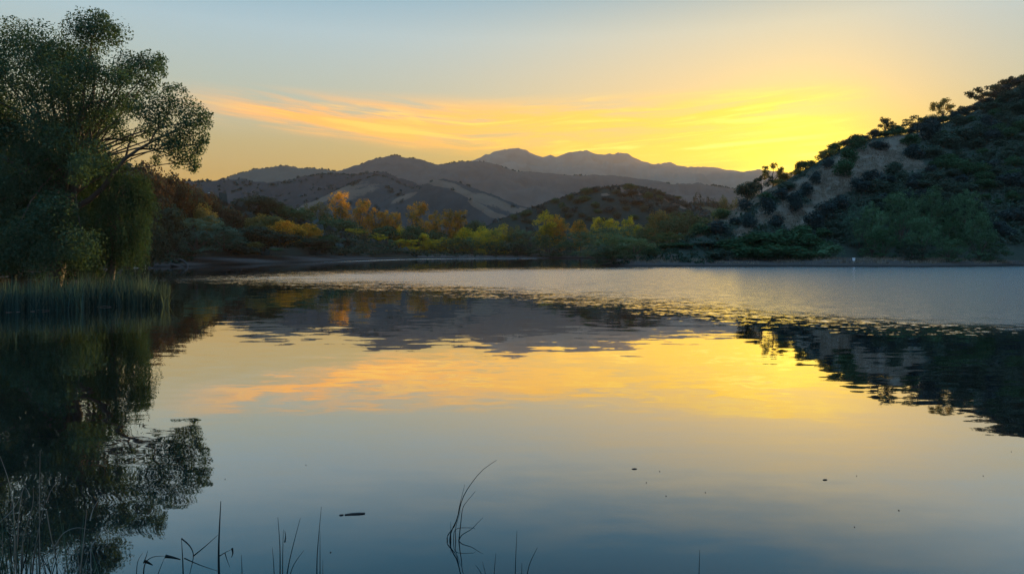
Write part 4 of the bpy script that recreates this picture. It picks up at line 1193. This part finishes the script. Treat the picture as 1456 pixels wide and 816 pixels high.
for px0, py0, px1, py1, lab in ((8, 444.5, 70, 442, "pale reed stalk floating along the outer front of the reed bed"), (95, 437.5, 158, 436.5, "thin pale stalk floating at the middle of the reed bed's front"), (206, 428, 241, 426.5, "pale stalk floating at the end of the reed bed")):
    d0, d1 = CAMZ * F / (py0 - HY), CAMZ * F / (py1 - HY)
    A, B_ = np.array((xat(px0, d0), d0, .02)), np.array((xat(px1, d1), d1, .02))
    o = link("floating_stalk", tubes_mesh("floating_stalk", [(curve_path(np.zeros(3), B_ - A, (0, .1, 0), 8), np.full(8, .009))], DRIFT, 6), None, tuple(A))
    tag(o, lab, "reed stalk")

m, n = new_mat("white_paint")
bs = n.new("ShaderNodeBsdfPrincipled")
n.put(bs.inputs["Base Color"], n.mix(n.noise(n.new("ShaderNodeTexCoord").outputs["Object"], 6.0, 4.0), (.68, .70, .72, 1), (.85, .86, .86, 1)))
bs.inputs["Roughness"].default_value = .6
n.t.links.new(bs.outputs[0], n.new("ShaderNodeOutputMaterial").inputs[0])
WHITE = m
dS = 131.5; xs = xat(1214, dS); zs = land(xs, dS)
sg = empty("shore_sign", (xs, dS, zs))
Vb = []
prof = [(a_ * .66, .30 + b_ * .66) for a_, b_ in [(-.36, 1.30), (.36, 1.30), (.42, 1.24), (.40, .72), (.22, .42), (-.22, .42), (-.40, .72), (-.42, 1.24)]]
for yy in (-.03, .03):
    Vb += [(a, yy, b_) for a, b_ in prof]
me = bpy.data.meshes.new("board")
k = len(prof)
me.from_pydata(Vb, [], [tuple(range(k)), tuple(range(2 * k - 1, k - 1, -1))] + [(i, i + k, (i + 1) % k + k, (i + 1) % k) for i in range(k)])
me.materials.append(WHITE)
link("board", me, sg)
link("post", tubes_mesh("post", [([(0, .06, -.2), (0, .06, .6), (0, .06, 1.1)], [.05, .05, .05])], DRIFT, 8), sg)
tag(sg, "small white board on a short post on the dark shore under the steep hill", "sign")

# ------------------------------------------------------------------ air
HAZE = 0.6e-4
x0, x1, y0, y1, z0, z1 = -3600, 3600, -320, 3900, -4.5, 415
me = bpy.data.meshes.new("haze")
me.from_pydata([(x0, y0, z0), (x1, y0, z0), (x1, y1, z0), (x0, y1, z0), (x0, y0, z1), (x1, y0, z1), (x1, y1, z1), (x0, y1, z1)], [],
               [(0, 3, 2, 1), (4, 5, 6, 7), (0, 1, 5, 4), (1, 2, 6, 5), (2, 3, 7, 6), (3, 0, 4, 7)])
m, n = new_mat("haze_air")
vol = n.new("ShaderNodeVolumePrincipled")
vol.inputs["Color"].default_value = (1.0, .76, .56, 1)
vol.inputs["Density"].default_value = HAZE
vol.inputs["Anisotropy"].default_value = 0.2
n.t.links.new(vol.outputs[0], n.new("ShaderNodeOutputMaterial").inputs["Volume"])
me.materials.append(m)
tag(link("haze", me), kind="stuff")

world.cycles.sampling_method = "NONE"   # a smooth sky is sampled best by the surfaces themselves

# ------------------------------------------------------------------ render settings
SC.render.engine = "CYCLES"
cy = SC.cycles
cy.use_denoising = True
cy.denoising_prefilter = "NONE"
try:
    cy.denoiser = "OPENIMAGEDENOISE"
except Exception:
    pass
cy.max_bounces, cy.diffuse_bounces, cy.glossy_bounces, cy.transmission_bounces, cy.volume_bounces = 5, 2, 3, 3, 1
cy.caustics_reflective = False
cy.caustics_refractive = False
cy.sample_clamp_indirect = 6.0
vs = SC.view_settings
vs.view_transform = "Standard"
vs.look = "None"
vs.gamma = 1.0
vs.exposure = 0.95
vs.use_curve_mapping = False
